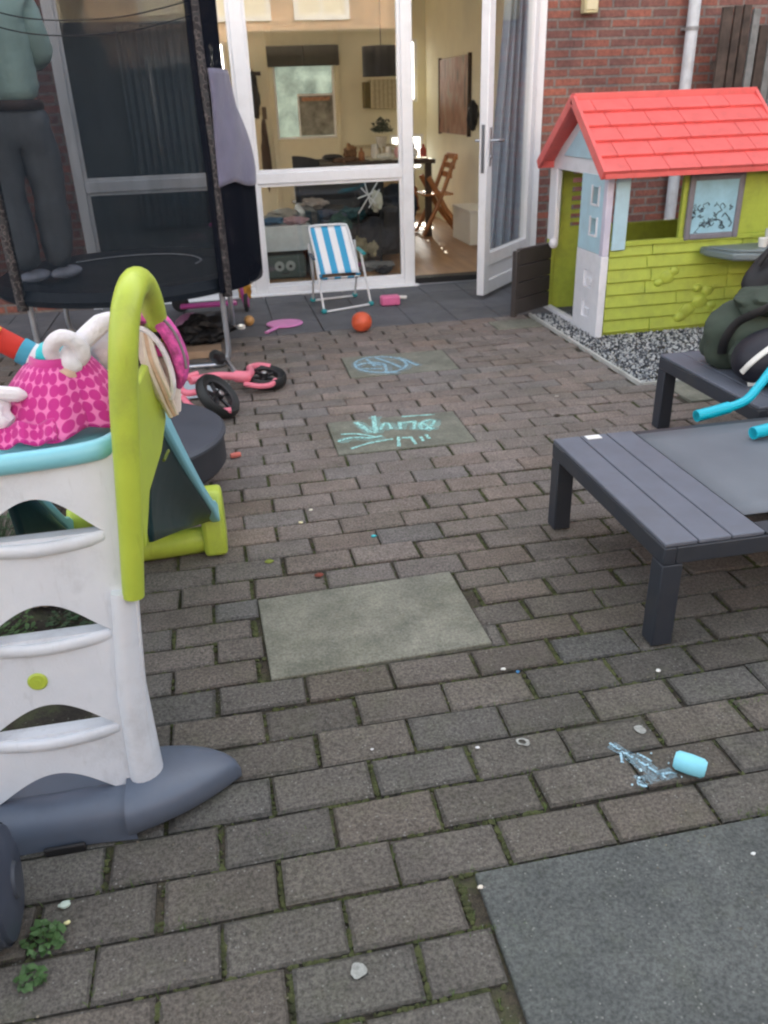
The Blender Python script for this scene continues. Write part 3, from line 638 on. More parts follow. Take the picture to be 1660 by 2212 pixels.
heap('folded_jumper', 'dark blue jumper lying on the low cabinet', 'clothes', (.46, 6.98, .485), (.10, .10, .028), M('jean', (.02, .09, .17), .85), 11)
heap('folded_cloth', 'pink and grey cloth lying on the right of the low cabinet', 'clothes', (.65, 6.96, .482), (.10, .10, .026), M('pinkg', (.42, .26, .28), .85), 12)
heap('white_blanket', 'grey white blanket bundled behind the low cabinet', 'blanket', (.72, 7.9, .42), (.22, .2, .05), M('wb', (.30, .28, .24), .9), 13)
heap('brown_cushion', 'rust red cushion under the dining table', 'cushion', (1.45, 8.3, .52), (.09, .06, .10), M('rust', (.30, .07, .03), .8), 14, .1)
heap('black_coat', 'black coat thrown over the sofa under the table', 'coat', (1.05, 7.8, .42), (.36, .22, .06), blk, 15, .25)
heap('grey_trousers', 'slate grey trousers lying over the black coat', 'clothes', (.96, 7.55, .43), (.24, .12, .05), M('slate', (.06, .065, .10), .85), 16, .25)
heap('gold_bag', 'olive and cream bag lying on the floor behind the glass', 'bag', (1.22, 7.25, .17), (.07, .06, .11), M('oliveb', (.24, .20, .11), .7), 17, .2)
heap('grey_rug', 'grey fluffy rug bunched on the floor behind the glass', 'rug', (1.28, 7.05, .07), (.18, .12, .035), M('rugg', (.2, .19, .18), .95), 18, .2)
heap('purple_scarf', 'mauve scarf on the floor beside the striped chair', 'scarf', (1.07, 6.85, .12), (.06, .06, .06), M('mauve', (.25, .10, .22), .85), 19, .3)
heap('black_shoes', 'black shoes on the floor by the mullion', 'shoes', (1.33, 6.80, .08), (.07, .05, .03), blk, 20, .2)
for k, (nm_, lb, x, y, z, r_, c_) in enumerate((('white_bowl', 'wide white bowl in front of the jug on the dining table', 1.78, 8.82, .82, (.09, .07, .03), (.85, .82, .72)), ('pink_packet', 'pink packet leaning between the mugs on the table', 1.92, 8.9, .85, (.03, .03, .05), (.7, .35, .35)), ('dark_pan', 'dark pan on the left of the dining table', 1.28, 9.1, .82, (.11, .1, .03), (.03, .03, .03)), ('white_packet', 'white packet at the right end of the dining table', 2.06, 8.78, .84, (.05, .04, .045), (.8, .78, .7)))):
    tag(obj(nm_, blob(nb(), (x, y, z), r_, 60+k, .08, 3), M('tclut%d' % k, c_, .6)), lb, nm_.split('_')[1])
random.seed(77)
for k, (nm_, lb, x, y, z, r_, c_) in enumerate((('black_jacket', 'black jacket thrown over the arm of the big armchair', 1.38, 7.55, .50, (.16, .12, .12), (.012, .012, .015)), ('navy_jacket', 'navy jacket bundled under the front edge of the dining table', 1.75, 8.3, .35, (.22, .16, .22), (.015, .02, .03)), ('brown_parcel', 'brown parcel at the back of the dining table', 1.48, 9.15, .86, (.07, .06, .06), (.28, .14, .06)), ('green_cloth', 'dark green cloth hanging from the armchair seat', 1.06, 7.33, .36, (.10, .04, .10), (.02, .06, .05)), ('cream_cushion', 'cream cushion on the black armchair', .92, 7.9, .50, (.12, .10, .05), (.34, .28, .24)), ('orange_cloth', 'orange brown cloth by the folding chair under the table', 2.02, 8.7, .40, (.07, .06, .12), (.40, .15, .05)), ('black_rucksack', 'black rucksack on the floor left of the white tubes', 1.10, 7.28, .20, (.09, .07, .15), (.01, .01, .012)), ('dark_blanket', 'dark blanket hanging over the front of the armchair', 1.36, 7.33, .26, (.14, .05, .16), (.02, .022, .028)), ('teal_jumper', 'deep teal jumper on the armchair beside the grey trousers', 1.22, 7.5, .44, (.12, .09, .06), (.01, .06, .07)), ('tan_bear', 'pale tan soft toy on the grey fluffy rug', 1.30, 7.1, .20, (.04, .04, .06), (.32, .27, .17)))):
    folds(tag(obj(nm_, blob(nb(), (x, y, z), r_, 80+k, .22, 4), M('clutter%d' % k, c_, .85)), lb, nm_.split('_')[1]), min(r_)*.8, .06)
# sofa-like dark chest behind
t = thing('armchair', 'big black armchair full of clothes behind the window', 'armchair', (1.2, 7.7, .045))
obj('seat', box(.78, 1.62, 7.35, 8.1, .10, .37), blk, t, bevel=.04); obj('backrest', box(.78, 1.62, 8.1, 8.25, .10, .70), blk, t, bevel=.04)
for x in (.80, 1.50): obj('armrest', box(x-.05, x+.10, 7.33, 8.1, .12, .50), blk, t, bevel=.04)
# folded push-chair frame with white tubes
t = thing('drying_rack', 'folded rack of crossed white tubes standing in front of the armchair', 'rack', (1.28, 7.2, .046)); wt = M('white_tube', (.75, .76, .76), .35)
for (a, c) in (((1.21, 7.2, .48), (1.40, 7.22, .74)), ((1.24, 7.2, .68), (1.36, 7.2, .55)), ((1.27, 7.19, .72), (1.31, 7.19, .56)), ((1.21, 7.2, .60), (1.34, 7.2, .64)), ((1.30, 7.2, .52), (1.40, 7.22, .66))):
    obj('tube', tube(nb(), [a, c], .0055, 8), wt, t)
for x in (1.21, 1.40): obj('leg', tube(nb(), [(x, 7.24, .05), (x, 7.22, .5)], .008, 8), blk, t)
heap('paper_bag', 'pale crumpled plastic bag hanging on the white tubes', 'bag', (1.385, 7.3, .56), (.05, .05, .08), M('plas', (.6, .6, .5), .5), 21, .2)

# ================================================================== ACROSS THE YARD (seen in the panes)
t = thing('neighbour_house', 'sunlit orange brick house with white windows behind the yard', 'house', (0, -11, 0))
nbk = brickmat('orange_brick', (.66, .42, .26), (.58, .35, .22), (.62, .55, .45), rh=.0625)
obj('wall', box(-12, 12, -11.3, -11, -.05, 6.4), nbk, t, smooth=False)
for k, x in enumerate((-9, -6.4, -3.9, -1.2, .6, 2.6, 5.2, 8)):
    for z in (.5, 3.2):
        b = nb()
        for a in ((x, x+.12, z, z+2.0), (x+1.3, x+1.42, z, z+2.0), (x+.12, x+1.3, z, z+.12), (x+.12, x+1.3, z+1.88, z+2.0), (x+.66, x+.74, z+.12, z+1.88)): bx(b, a[0], a[1], -11.0, -10.93, a[2], a[3])
        w_ = obj('window', b, white, t, smooth=False); obj('curtain', box(x+.12, x+1.3, -10.99, -10.97, z+.12, z+1.88), M('net_curtain', (.85, .80, .66), .8), w_, smooth=False)
obj('roof', box(-12.2, 12.2, -15, -10.7, 6.4, 6.6), M('rooft', (.2, .1, .07), .8), t, smooth=False)
t = thing('garden_shed', 'dark timber shed with a sloping roof at the back of the yard', 'shed', (1.2, -4.2, 0)); sm = stripemat('shed_board', [(.05, .04, .03), (.055, .045, .034), (.02, .016, .012)], .14, 'X')
b = nb(); vs = [(-.75, -.05), (3.6, -.05), (3.6, 2.42), (.75, 2.42), (.1, 2.05), (-.75, 1.95)]; prism(b, vs, 1.2, Matrix.Translation((0, -4.2, 0))); obj('wall', b, sm, t, smooth=False)
b = nb(); bx(b, .7, 3.7, -4.9, -3.5, 2.425, 2.47); obj('roof', b, M('felt', (.04, .04, .04), .9), t)
t = thing('back_fence', 'dark board fence across the back of the yard', 'fence', (-4, -3.4, 0)); obj('board_panel', box(-7, -.8, -3.45, -3.4, 0, 1.95), sm, t, smooth=False)

# board fence at the right, standing in front of the neighbour's brick wall
t = thing('board_fence', 'weathered dark board fence right of the drainpipe', 'fence', (4.2, 6.3, 0)); fm = M('old_board', (.075, .055, .045), .85, var=.5, scale=12, bump=.6, bscale=20); fm2 = M('grey_board', (.22, .225, .22), .8, var=.3, bump=.5)
xx = 3.80; k = 0
while xx < 5.6:
    wd = random.uniform(.055, .085); hgt = (1.86 if xx < 4.02 else 1.72)+random.uniform(-.02, .02); g_ = 4.00 < xx < 4.07
    obj('board', box(xx, xx+wd, 6.30+random.uniform(-.006, .006), 6.325, 0, hgt+(.1 if g_ else 0)), fm2 if (g_ or 4.2 < xx < 4.27) else fm, t, bevel=.002); xx += wd+random.uniform(.006, .02); k += 1
for z in (.5, 1.45): obj('rail', box(3.79, 5.6, 6.328, 6.37, z, z+.06), fm, t)
t = thing('side_fence', 'tall dark fence closing the right side of the yard', 'fence', (4.9, 1, 0)); obj('board_panel', box(4.9, 4.95, -3.4, 6.2, 0, 1.9), stripemat('fenceY', [(.05, .04, .032), (.055, .045, .036), (.02, .015, .012)], .13, 'Y'), t, smooth=False)
if 0: t = thing('left_fence', 'tall dark fence closing the left side of the yard', 'fence', (-3.6, 1, 0)); obj('board_panel', box(-3.65, -3.6, -3.4, 6.4, 0, 1.9), MC['fenceY'], t, smooth=False)

# ================================================================== PLAYHOUSE
lime = M('lime_plastic', (.43, .52, .07), .5, var=.10, dirt=.35); lime2 = M('lime_bright', (.42, .53, .06), .40, var=.06, dirt=.35)
redp = M('red_plastic', (.78, .14, .13), .45, var=.10, dirt=.12); pw = M('white_plastic', (.82, .83, .87), .4, var=.03, dirt=.2); skyb = M('sky_plastic', (.46, .68, .78), .45, var=.06, dirt=.15)
brownp = M('brown_plastic', (.055, .047, .045), .5, var=.1); brownw = M('brown_window', (.12, .09, .09), .5)
PX0, PX1, PY0, PY1 = 2.2, 3.30, 4.57, 5.42
t = thing('playhouse', 'plastic playhouse with red roof, lime walls and white corner posts on the gravel', 'playhouse', (2.7, 5.0, 0))
def side(y, sgn, name):
    b = nb()
    z = .02
    while z < .50:
        h = .072; x = PX0+.035
        # each course of planks leans out at its lower edge
        cuts = [x, random.uniform(2.45, 2.8), random.uniform(2.9, 3.1), PX1-.02]
        for a, c in zip(cuts, cuts[1:]):
            dz = random.uniform(-.003, .003); e = .004
            vs = [(a+.002, y, z+.004+dz), (c-.002, y, z+.004-dz), (c-.002, y+sgn*.014, z+h), (a+.002, y+sgn*.014, z+h)]
            V = [b.verts.new(p) for p in vs] + [b.verts.new((p[0], y+sgn*.03, p[2])) for p in vs]
            for f in ((0, 1, 2, 3), (7, 6, 5, 4), (0, 4, 5, 1), (1, 5, 6, 2), (2, 6, 7, 3), (3, 7, 4, 0)): b.faces.new([V[i] for i in f])
        z += .074
    y0, y1 = (y+.018, y+.034) if sgn > 0 else (y-.034, y-.018)
    bx(b, PX0+.03, PX1-.02, y0, y1, .0, .53)
    return b
b = side(PY0, 1, 'front'); 
bx(b, 2.235, 3.28, 4.565, 4.60, .525, .552)
for (a, c) in ((2.302, 2.325), (2.660, 2.682), (3.035, 3.28)): bx(b, a, c, 4.572, 4.60, .552, .93)
bx(b, 2.682, 3.035, 4.578, 4.60, .552, .93)
bx(b, 2.325, 2.660, 4.572, 4.60, .905, .93)
fw_ = obj('side_wall', b, lime, t, bevel=.003, smooth=False)
# moulded rocks and leaves on the planks
b = nb()
for (x, z, r_) in ((2.62, .33, .05), (2.66, .36, .035), (2.57, .30, .03)): blob(b, (x, 4.575, z), (r_, .014, r_*.8), int(x*100), .12, 2)
obj('moulded_relief', b, lime, fw_)
b = nb()
for (x, z, r_) in ((2.78, .12, .055), (2.86, .17, .05), (2.90, .23, .04), (2.74, .08, .04), (2.83, .25, .03), (2.94, .14, .035)): blob(b, (x, 4.575, z), (r_, .014, r_*.8), int(x*100), .12, 2)
obj('moulded_relief', b, lime, fw_)
b = side(PY1, -1, 'back'); bx(b, 2.26, 2.33, PY1-.04, PY1-.01, .53, .93); bx(b, 3.16, 3.28, PY1-.04, PY1-.01, .53, .93)
for i in range(7): bx(b, 2.33, 2.50, PY1-.036, PY1-.012, .56+i*.055, .585+i*.055)
obj('side_wall', b, lime, t, bevel=.003, smooth=False)
b = nb(); bx(b, 3.26, 3.30, PY0+.04, PY1-.04, 0, .92); obj('end_wall', b, lime, t, bevel=.003, smooth=False)
# grey window frame with blue scribbled writing board
wbf = obj('board_frame', bx(bx(bx(bx(nb(), 2.69, 2.725, 4.555, 4.58, .535, .895), 3.0, 3.035, 4.555, 4.58, .535, .895), 2.725, 3.0, 4.556, 4.58, .535, .57), 2.725, 3.0, 4.556, 4.58, .86, .895), M('grey_frame', (.22, .21, .24), .5, dirt=.3), t, bevel=.008)
obj('writing_board', box(2.722, 3.003, 4.566, 4.572, .568, .862), M('board_blue', (.36, .62, .74), .35, dirt=.15), wbf)
b = nb()
random.seed(21)
for k in range(26):
    x = random.uniform(2.745, 2.985); z = random.uniform(.585, .74); p = [Vector((x, 4.5645, z))]
    for s in range(5): p.append(p[-1]+Vector((random.uniform(-.022, .022), 0, random.uniform(-.02, .02))))
    for q in p: q.x = min(2.995, max(2.73, q.x)); q.z = min(.85, max(.575, q.z))
    tube(b, curve(p, 3), random.uniform(.0015, .0032), 4)
obj('scribble', b, M('scribble', (.05, .07, .09), .8), wbf)
obj('shutter', box(2.238, 2.322, 4.556, 4.5715, .505, .915), skyb, t, bevel=.004)
# gable side (towards the left)
gx0, gx1 = 2.185, 2.222
post = nb(); sp_ = ((.02, .11), (.19, .21), (.30, .325), (.45, .52))
# wide white column with recesses (lower) and slots (upper)
def panel_yz(b, ya, yb, za, zb, holes, x0, x1):
    ys = sorted({ya, yb, *[h[0] for h in holes], *[h[1] for h in holes]}); zs = sorted({za, zb, *[h[2] for h in holes], *[h[3] for h in holes]})
    for i in range(len(ys)-1):
        for j in range(len(zs)-1):
            yc, zc = (ys[i]+ys[i+1])/2, (zs[j]+zs[j+1])/2
            if any(h[0] < yc < h[1] and h[2] < zc < h[3] for h in holes): continue
            bx(b, x0, x1, ys[i], ys[i+1], zs[j], zs[j+1])
panel_yz(post, 4.565, 4.915, 0, .48, [(4.68, 4.79, .09, .19), (4.68, 4.79, .27, .37)], gx0, gx1)
bmesh.ops.remove_doubles(post, verts=post.verts, dist=1e-5)
cp = obj('corner_post', post, pw, t, smooth=False)
b = nb()
for z in (.09, .27): bx(b, gx0+.015, gx0+.02, 4.68, 4.79, z, z+.10); bx(b, gx0+.002, gx0+.015, 4.70, 4.755, z+.02, z+.055)
obj('recess', b, pw, cp, bevel=.003)
b = nb(); bx(b, gx0-.004, gx1, 4.555, 4.60, .475, .93); obj('post_strip', b, M('lilac_white', (.62, .60, .72), .4), cp, bevel=.004)
b = nb(); bx(b, gx0-.006, gx1+.002, 4.553, 4.60, 0, .475); obj('post_strip', b, pw, cp, bevel=.004)
b = nb(); panel_yz(b, 4.602, 4.915, .482, .905, [(4.665, 4.755, .58, .67), (4.665, 4.755, .75, .84)], gx0+.002, gx1); bmesh.ops.remove_doubles(b, verts=b.verts, dist=1e-5)
up_ = obj('slotted_panel', b, skyb, t, smooth=False)
b = nb()
for z in (.58, .75):
    for a in ((4.655, 4.67, z-.01, z+.10), (4.75, 4.765, z-.01, z+.10), (4.67, 4.75, z-.012, z)): bx(b, gx0-.006, gx0+.004, *a)
obj('slot_frame', b, pw, up_, bevel=.002)
obj('threshold', box(gx0, gx1, 4.917, 5.42, 0, .03), pw, t, bevel=.004)
b = nb(); bx(b, gx0, gx1, 5.30, 5.42, .46, .905); obj('door_post', b, pw, t, bevel=.008)
b = nb(); bx(b, gx0+.003, gx1-.003, 5.36, 5.42, .03, .46); obj('lower_post', b, lime, t, bevel=.004)
obj('knob', blob(nb(), (2.17, 5.26, .455), (.03, .03, .035), 2, .02), pw, t)
# gable triangle
ga = [(4.535, .905), (5.305, .905), (5.36, .93), (4.92, 1.255), (4.48, .93)]
b = nb(); prism(b, [(y, z) for y, z in ((4.55, .90), (5.42, .90), (5.40, .95), (4.92, 1.25), (4.44, .95))], .03, Matrix(((0, 1, 0, 2.205), (1, 0, 0, 0), (0, 0, 1, 0), (0, 0, 0, 1)))); gb = obj('gable', b, pw, t, bevel=.004, smooth=False)
b = nb(); prism(b, [(y, z) for y, z in ((4.64, .985), (5.20, .985), (4.92, 1.175))], .012, Matrix(((0, 1, 0, 2.184), (1, 0, 0, 0), (0, 0, 1, 0), (0, 0, 0, 1)))); obj('gable_inlay', b, skyb, gb, bevel=.003, smooth=False)
b = nb(); prism(b, [(y, z) for y, z in ((4.55, .90), (5.42, .90), (5.40, .95), (4.92, 1.25), (4.44, .95))], .03, Matrix(((0, 1, 0, 3.28), (1, 0, 0, 0), (0, 0, 1, 0), (0, 0, 0, 1)))); obj('gable', b, lime, t, bevel=.004, smooth=False)
# gate, swung out to the left
G0, G1 = Vector((2.178, 5.33, 0)), Vector((1.885, 5.15, 0)); GM = frame(G0, G1-G0); gl_ = (G1-G0).length
b = nb()
for i in range(4): bx(b, 0, gl_-.002, -.014, .014, .035+i*.105, .035+i*.105+.10, mat=GM)
bx(b, gl_, gl_+.03, -.018, .018, .02, .44, mat=GM)
obj('gate', b, brownp, t, bevel=.005)
# roof: stepped rows of shingles
rf = nb(); ridge = Vector((0, 4.92, 1.30)); RX0, RX1 = 2.10, 3.235
for sgn in (-1, 1):
    ev = Vector((0, 4.92+sgn*.475, .935)); d = ev-ridge; L_ = d.length; d.normalize(); nrm = Vector((0, sgn*abs(d.z), abs(d.y))).normalized()
    N_ = 5
    for i in range(N_):
        a, c = i*L_/N_, (i+1)*L_/N_+ .012
        for x0, x1 in [(RX0+.004*(i % 2), RX1)]:
            cuts = [x0]+[x0+.09+((i*.37) % 1)*.12+k*random.uniform(.20, .25) for k in range(5)]+[x1]; cuts = [q for q in cuts if q <= x1]
            for u0, u1 in zip(cuts, cuts[1:]):
                if u1-u0 < .01: continue
                p0, p1 = ridge+d*a, ridge+d*c; low = .014; hi = .024
                V = [(u0+.0015, p0, low-.008), (u1-.0015, p0, low-.008), (u1-.0015, p1, hi), (u0+.0015, p1, hi)]
                T_ = [rf.verts.new(Vector((x, p.y, p.z))+nrm*h) for x, p, h in V]; B_ = [rf.verts.new(Vector((x, p.y, p.z))-nrm*.004) for x, p, h in V]
                rf.faces.new(T_); rf.faces.new(B_[::-1])
                for q in range(4): rf.faces.new((T_[q], B_[q], B_[(q+1) % 4], T_[(q+1) % 4]))
    M_ = frame(ev+Vector((RX0, 0, 0)), (1, 0, 0))
    bx(rf, RX0+.004, RX1-.004, ev.y-.012 if sgn < 0 else ev.y-.02, ev.y+.02 if sgn < 0 else ev.y+.012, .905, .945)
    # verge board
    for X in (RX0-.014, RX1-.008):
        pts = [ridge+nrm*.026, ev+d*.015+nrm*.026, ev+d*.015-nrm*.03, ridge-nrm*.03]
        A_ = [rf.verts.new((X, p.y, p.z)) for p in pts]; B_ = [rf.verts.new((X+.022, p.y, p.z)) for p in pts]
        rf.faces.new(A_); rf.faces.new(B_[::-1])
        for q in range(4): rf.faces.new((A_[q], B_[q], B_[(q+1) % 4], A_[(q+1) % 4]))
bx(rf, RX0-.005, RX1+.005, 4.895, 4.945, 1.292, 1.328)
obj('roof', rf, redp, t, bevel=.003, smooth=False)

# grey play counter fixed outside the playhouse, tap and cups on it
t = thing('play_counter', 'grey plastic play counter standing against the lime playhouse wall', 'play table', (3.1, 4.35, 0)); gp = M('grey_plastic', (.17, .21, .22), .4, var=.08, dirt=.2)
b = nb(); prism(b, [(2.79, 0), (2.85, -.18), (3.0, -.24), (3.55, -.26), (3.55, .10), (2.80, .10)], .045, Matrix(((1, 0, 0, 0), (0, 0, 1, 4.46), (0, 1, 0, .475), (0, 0, 0, 1)))); obj('tabletop', b, gp, t, bevel=.012)
b = nb(); bx(b, 3.2, 3.5, 4.3, 4.5, 0, .45); obj('pedestal', b, brownp, t, bevel=.02)
obj('rim', tube(nb(), [(2.80, 4.46, .505), (2.86, 4.29, .505), (3.0, 4.23, .505), (3.54, 4.21, .505)], .008, 6), gp, t)
for i, (x, y, r_, h, c_, lb) in enumerate(((3.10, 4.40, .028, .05, whitec, 'white toy cup on the grey play counter'), (3.17, 4.46, .02, .09, M('tap_grey', (.6, .62, .6), .3), 'pale toy tap standing on the grey play counter'))):
    b = nb(); lathe(b, [(0, 0), (r_*.8, 0), (r_, h), (r_*.85, h), (0, h*.3)], (x, y, .499), n=14)
    if i: tube(b, curve([(x, y, .499+h), (x, y-.02, .499+h+.03), (x, y-.07, .499+h)], 5), .009, 7)
    tag(obj('toy_cup' if not i else 'toy_tap', b, c_), lb, 'toy')
t = thing('red_bucket', 'red plastic bucket below the grey play counter', 'bucket', (3.1, 4.05, 0)); b = nb(); lathe(b, [(0, .0), (.10, 0), (.125, .30), (.135, .30), (.135, .315), (.118, .315), (.10, .02), (0, .02)], (3.08, 4.05, .0), n=24); obj('body', b, redp, t)
obj('handle', tube(nb(), curve([(2.955, 4.05, .30), (3.0, 3.98, .33), (3.08, 3.95, .34), (3.16, 3.98, .33), (3.205, 4.05, .30)], 5), .004, 6), whitec, t)

# ================================================================== LOUNGERS
alu = M('charcoal_alu', (.030, .036, .048), .45, var=.06, dirt=.25); slat = M('slat_grey', (.125, .14, .175), .55, var=.1, dirt=.2)
sling, st_, sb = nodes('sling_mesh'); tc = N(st_, 'ShaderNodeTexCoord'); vx = N(st_, 'ShaderNodeTexNoise', i_Scale=4.0, i_Detail=5.0); st_.links.new(tc.outputs['Object'], vx.inputs['Vector'])
r = ramp(st_, [(.3, (.125, .14, .165)), (.7, (.16, .18, .205))]); st_.links.new(vx.outputs['Fac'], r.inputs[0]); st_.links.new(r.outputs[0], sb.inputs['Base Color']); sb.inputs['Roughness'].default_value = .6
wv = N(st_, 'ShaderNodeTexChecker', i_Scale=420.0); st_.links.new(tc.outputs['Object'], wv.inputs['Vector']); bp = N(st_, 'ShaderNodeBump', i_Strength=.4, i_Distance=.001); st_.links.new(wv.outputs['Fac'], bp.inputs['Height']); st_.links.new(bp.outputs[0], sb.inputs['Normal'])
def lounger(x0, y0, y1, L_, H_, label, name='sun_lounger'):
    t = thing(name, label, 'sun lounger', (x0, y0, 0), 'charcoal loungers on the patio')
    lw = .058
    for lx in (x0, x0+L_-lw):
        for (ya, yb) in ((y0, y0+lw), (y1-lw, y1)): obj('leg', box(lx, lx+lw, ya, yb, 0.002, H_-.055), alu, t, bevel=.004)
    b = nb(); bx(b, x0, x0+.035, y0, y1, H_-.054, H_-.004); bx(b, x0+.035, x0+L_, y0, y0+.035, H_-.054, H_-.004); bx(b, x0+.035, x0+L_, y1-.035, y1, H_-.054, H_-.004)
    obj('frame', b, alu, t, bevel=.004)
    w_ = .089
    for i in range(3):
        a = x0+.001+i*(w_+.004)
        obj('slat', box(a, a+w_, y0+.002, y1-.002, H_-.003, H_+.009), slat, t, bevel=.003)
    xs = x0+.001+3*(w_+.004)
    b = nb(); sheet(b, lambda u, v: Vector((xs+(x0+L_-.04-xs)*u, y0+.10+(y1-y0-.135)*v, H_+.006-.012*math.sin(u*math.pi)*math.sin(v*math.pi))), 14, 8)
    obj('sling', b, sling, t, solid=.004)
    b = nb(); bx(b, xs, x0+L_, y0+.002, y0+.06, H_-.003, H_+.006); bx(b, xs, x0+L_, y1-.034, y1-.002, H_-.003, H_+.005); obj('side_rail', b, alu, t, bevel=.003)
    return t
lounger(1.012, 1.618, 2.36, 1.9, .305, 'charcoal lounger in front with three grey slats at its foot')
lounger(1.80, 2.42, 3.125, 1.9, .315, 'charcoal lounger further back, carrying bags beside the gravel')
tag(obj('paper_scrap', box(1.115, 1.165, 2.315, 2.345, .3155, .318), M('paper', (.75, .76, .76), .6)), 'small white scrap of paper on the far end of the front lounger', 'paper')
# backpack and bags on the rear lounger
bgm = M('khaki_green', (.045, .062, .045), .85, var=.15, bump=.5, bscale=25)
t = thing('backpack', 'dark green canvas backpack slumped on the rear lounger', 'backpack', (2.1, 2.95, .325))
b = nb(); blob(b, (2.06, 2.90, .455), (.21, .15, .145), 31, .08, 4, freq=1.6)
for v in b.verts: v.co.z = max(v.co.z, .326); v.co.x += (v.co.z-.45)*.30
folds(obj('body', b, bgm, t), .035, .07)
b = nb(); blob(b, (2.09, 2.84, .585), (.15, .12, .055), 35, .12, 4); folds(obj('flap', b, bgm, t), .03, .06)
b = nb(); blob(b, (2.0, 2.76, .41), (.11, .05, .075), 36, .08, 4); folds(obj('pocket', b, bgm, t), .02, .05)
obj('strap', tube(nb(), curve([(2.05, 2.76, .60), (1.97, 2.74, .575), (1.91, 2.78, .53), (1.88, 2.80, .46), (1.89, 2.82, .40)], 6), .018, 8, flat=(1, .3)), blk, t)
obj('zip', tube(nb(), curve([(1.915, 2.735, .44), (1.95, 2.705, .47), (2.0, 2.698, .48), (2.05, 2.70, .475), (2.09, 2.72, .45)], 5), .004, 6), M('zip_grey', (.16, .17, .15), .4), t)
obj('buckle', box(1.985, 2.015, 2.683, 2.697, .50, .525), blk, t, bevel=.003)
t = thing('black_bag', 'black bag with a blue patch propped behind the green backpack', 'bag', (2.3, 3.0, .325)); b = nb(); blob(b, (2.22, 2.98, .60), (.17, .10, .16), 41, .10, 4, freq=1.5); obj('body', b, blk, t)
obj('patch', box(-.035, .035, -.003, .003, -.02, .02, mat=Matrix.Translation((2.13, 2.86, .655)) @ Euler((R(-20), R(-25), R(-20))).to_matrix().to_4x4()), M('patch_blue', (.10, .24, .60), .6), t, bevel=.003)
obj('handle', tube(nb(), curve([(2.08, 2.96, .70), (2.12, 2.95, .76), (2.20, 2.95, .78), (2.26, 2.97, .74)], 6), .014, 8), blk, t)
t = thing('sports_bag', 'black padded bag with curved white stripes on the rear lounger', 'bag', (2.1, 2.65, .325)); b = nb(); blob(b, (2.10, 2.66, .41), (.26, .14, .125), 44, .03, 4, freq=1.3)
for v in b.verts: v.co.z = max(v.co.z, .327)
obj('body', b, M('bag_navy', (.010, .010, .018), .55, bump=.3), t)
def onbag(x, z):
    q = 1-((x-2.10)/.262)**2-((z-.41)/.127)**2; return (x, 2.66-.143*math.sqrt(max(q, .0)), z)
for pp in ([(1.852, .385), (1.865, .425), (1.90, .462), (1.955, .495), (2.02, .515), (2.10, .527)], [(1.90, .33), (1.91, .355), (1.945, .39), (2.0, .42), (2.07, .44), (2.15, .45)]):
    obj('stripe', tube(nb(), curve([onbag(*q) for q in pp], 5), .011, 8, flat=(1, .5)), whitec, t)
# turquoise scooter lying over the loungers
tq = M('turquoise', (.0, .46, .60), .35, var=.04)
t = thing('kick_scooter', 'turquoise scooter handlebars resting across the two loungers', 'scooter', (2.2, 2.4, .33))
hb_ = curve([(1.545, 2.395, .325), (1.64, 2.405, .335), (1.74, 2.42, .352), (1.82, 2.46, .395), (1.90, 2.50, .44), (1.98, 2.46, .46), (1.94, 2.36, .42), (1.86, 2.26, .375), (1.76, 2.21, .345), (1.62, 2.185, .333)], 6)
obj('handlebar', tube(nb(), hb_, .016, 10), tq, t)
obj('grip', tube(nb(), hb_[:9], .0205, 12), tq, t); obj('grip', tube(nb(), hb_[-9:], .0205, 12), tq, t)
obj('stem', tube(nb(), [(1.95, 2.45, .455), (2.6, 2.40, .36)], .018, 12), tq, t); obj('clamp', blob(nb(), (1.97, 2.45, .455), (.035, .03, .03), 4, .03), blk, t)
obj('deck', box(2.6, 3.0, 2.34, 2.46, .335, .36), blk, t, bevel=.01)
for x in (2.58, 3.05): obj('wheel', lathe(nb(), [(0, -.012), (.05, -.012), (.056, 0), (.05, .012), (0, .012)], (x, 2.40, .385), axis=(0, 1, 0), n=20), blk, t)

# ================================================================== SLIDE (front left)
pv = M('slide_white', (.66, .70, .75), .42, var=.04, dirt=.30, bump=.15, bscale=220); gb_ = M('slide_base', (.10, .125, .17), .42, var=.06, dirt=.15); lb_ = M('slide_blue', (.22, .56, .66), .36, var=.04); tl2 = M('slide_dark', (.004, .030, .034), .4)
t = thing('toy_slide', 'child plastic slide with white ladder, lime handrail and light blue chute', 'slide', (-.43, 1.5, 0))
LC, LY = -.44, lambda z: 1.345+.075*z/.8
cz = lambda z: -.450+.072*min(1.15, z/.66)**1.2
hwz = lambda z: .158-.028*z
ROWS = [(.070, .066), (.230, .066), (.440, .068), (.640, .074)]      # bottom z and height of the four openings
XW = [-1.22+2.44*i/56 for i in range(57)]
b = nb(); grid = []
for x in XW:
    zs = [.02]
    for i, (z0, h) in enumerate(ROWS):
        s = abs(x)/.87
        hh = 0 if s >= 1 else h*(math.cos(s*math.pi/2)**1.22)
        zs += [z0, z0+hh]
    zs.append(.788)
    grid.append([b.verts.new((cz(z)+x*hwz(z), LY(z), z)) for z in zs])
for i in range(len(grid)-1):
    for j in range(0, len(grid[0])-1, 2):
        q = [grid[i][j], grid[i+1][j], grid[i+1][j+1], grid[i][j+1]]
        b.faces.new(q)
bmesh.ops.remove_doubles(b, verts=b.verts, dist=1e-5)
lp = obj('ladder_panel', b, pv, t, smooth=False); s = lp.modifiers.new('s', 'SOLIDIFY'); s.thickness = .022; s.offset = 0
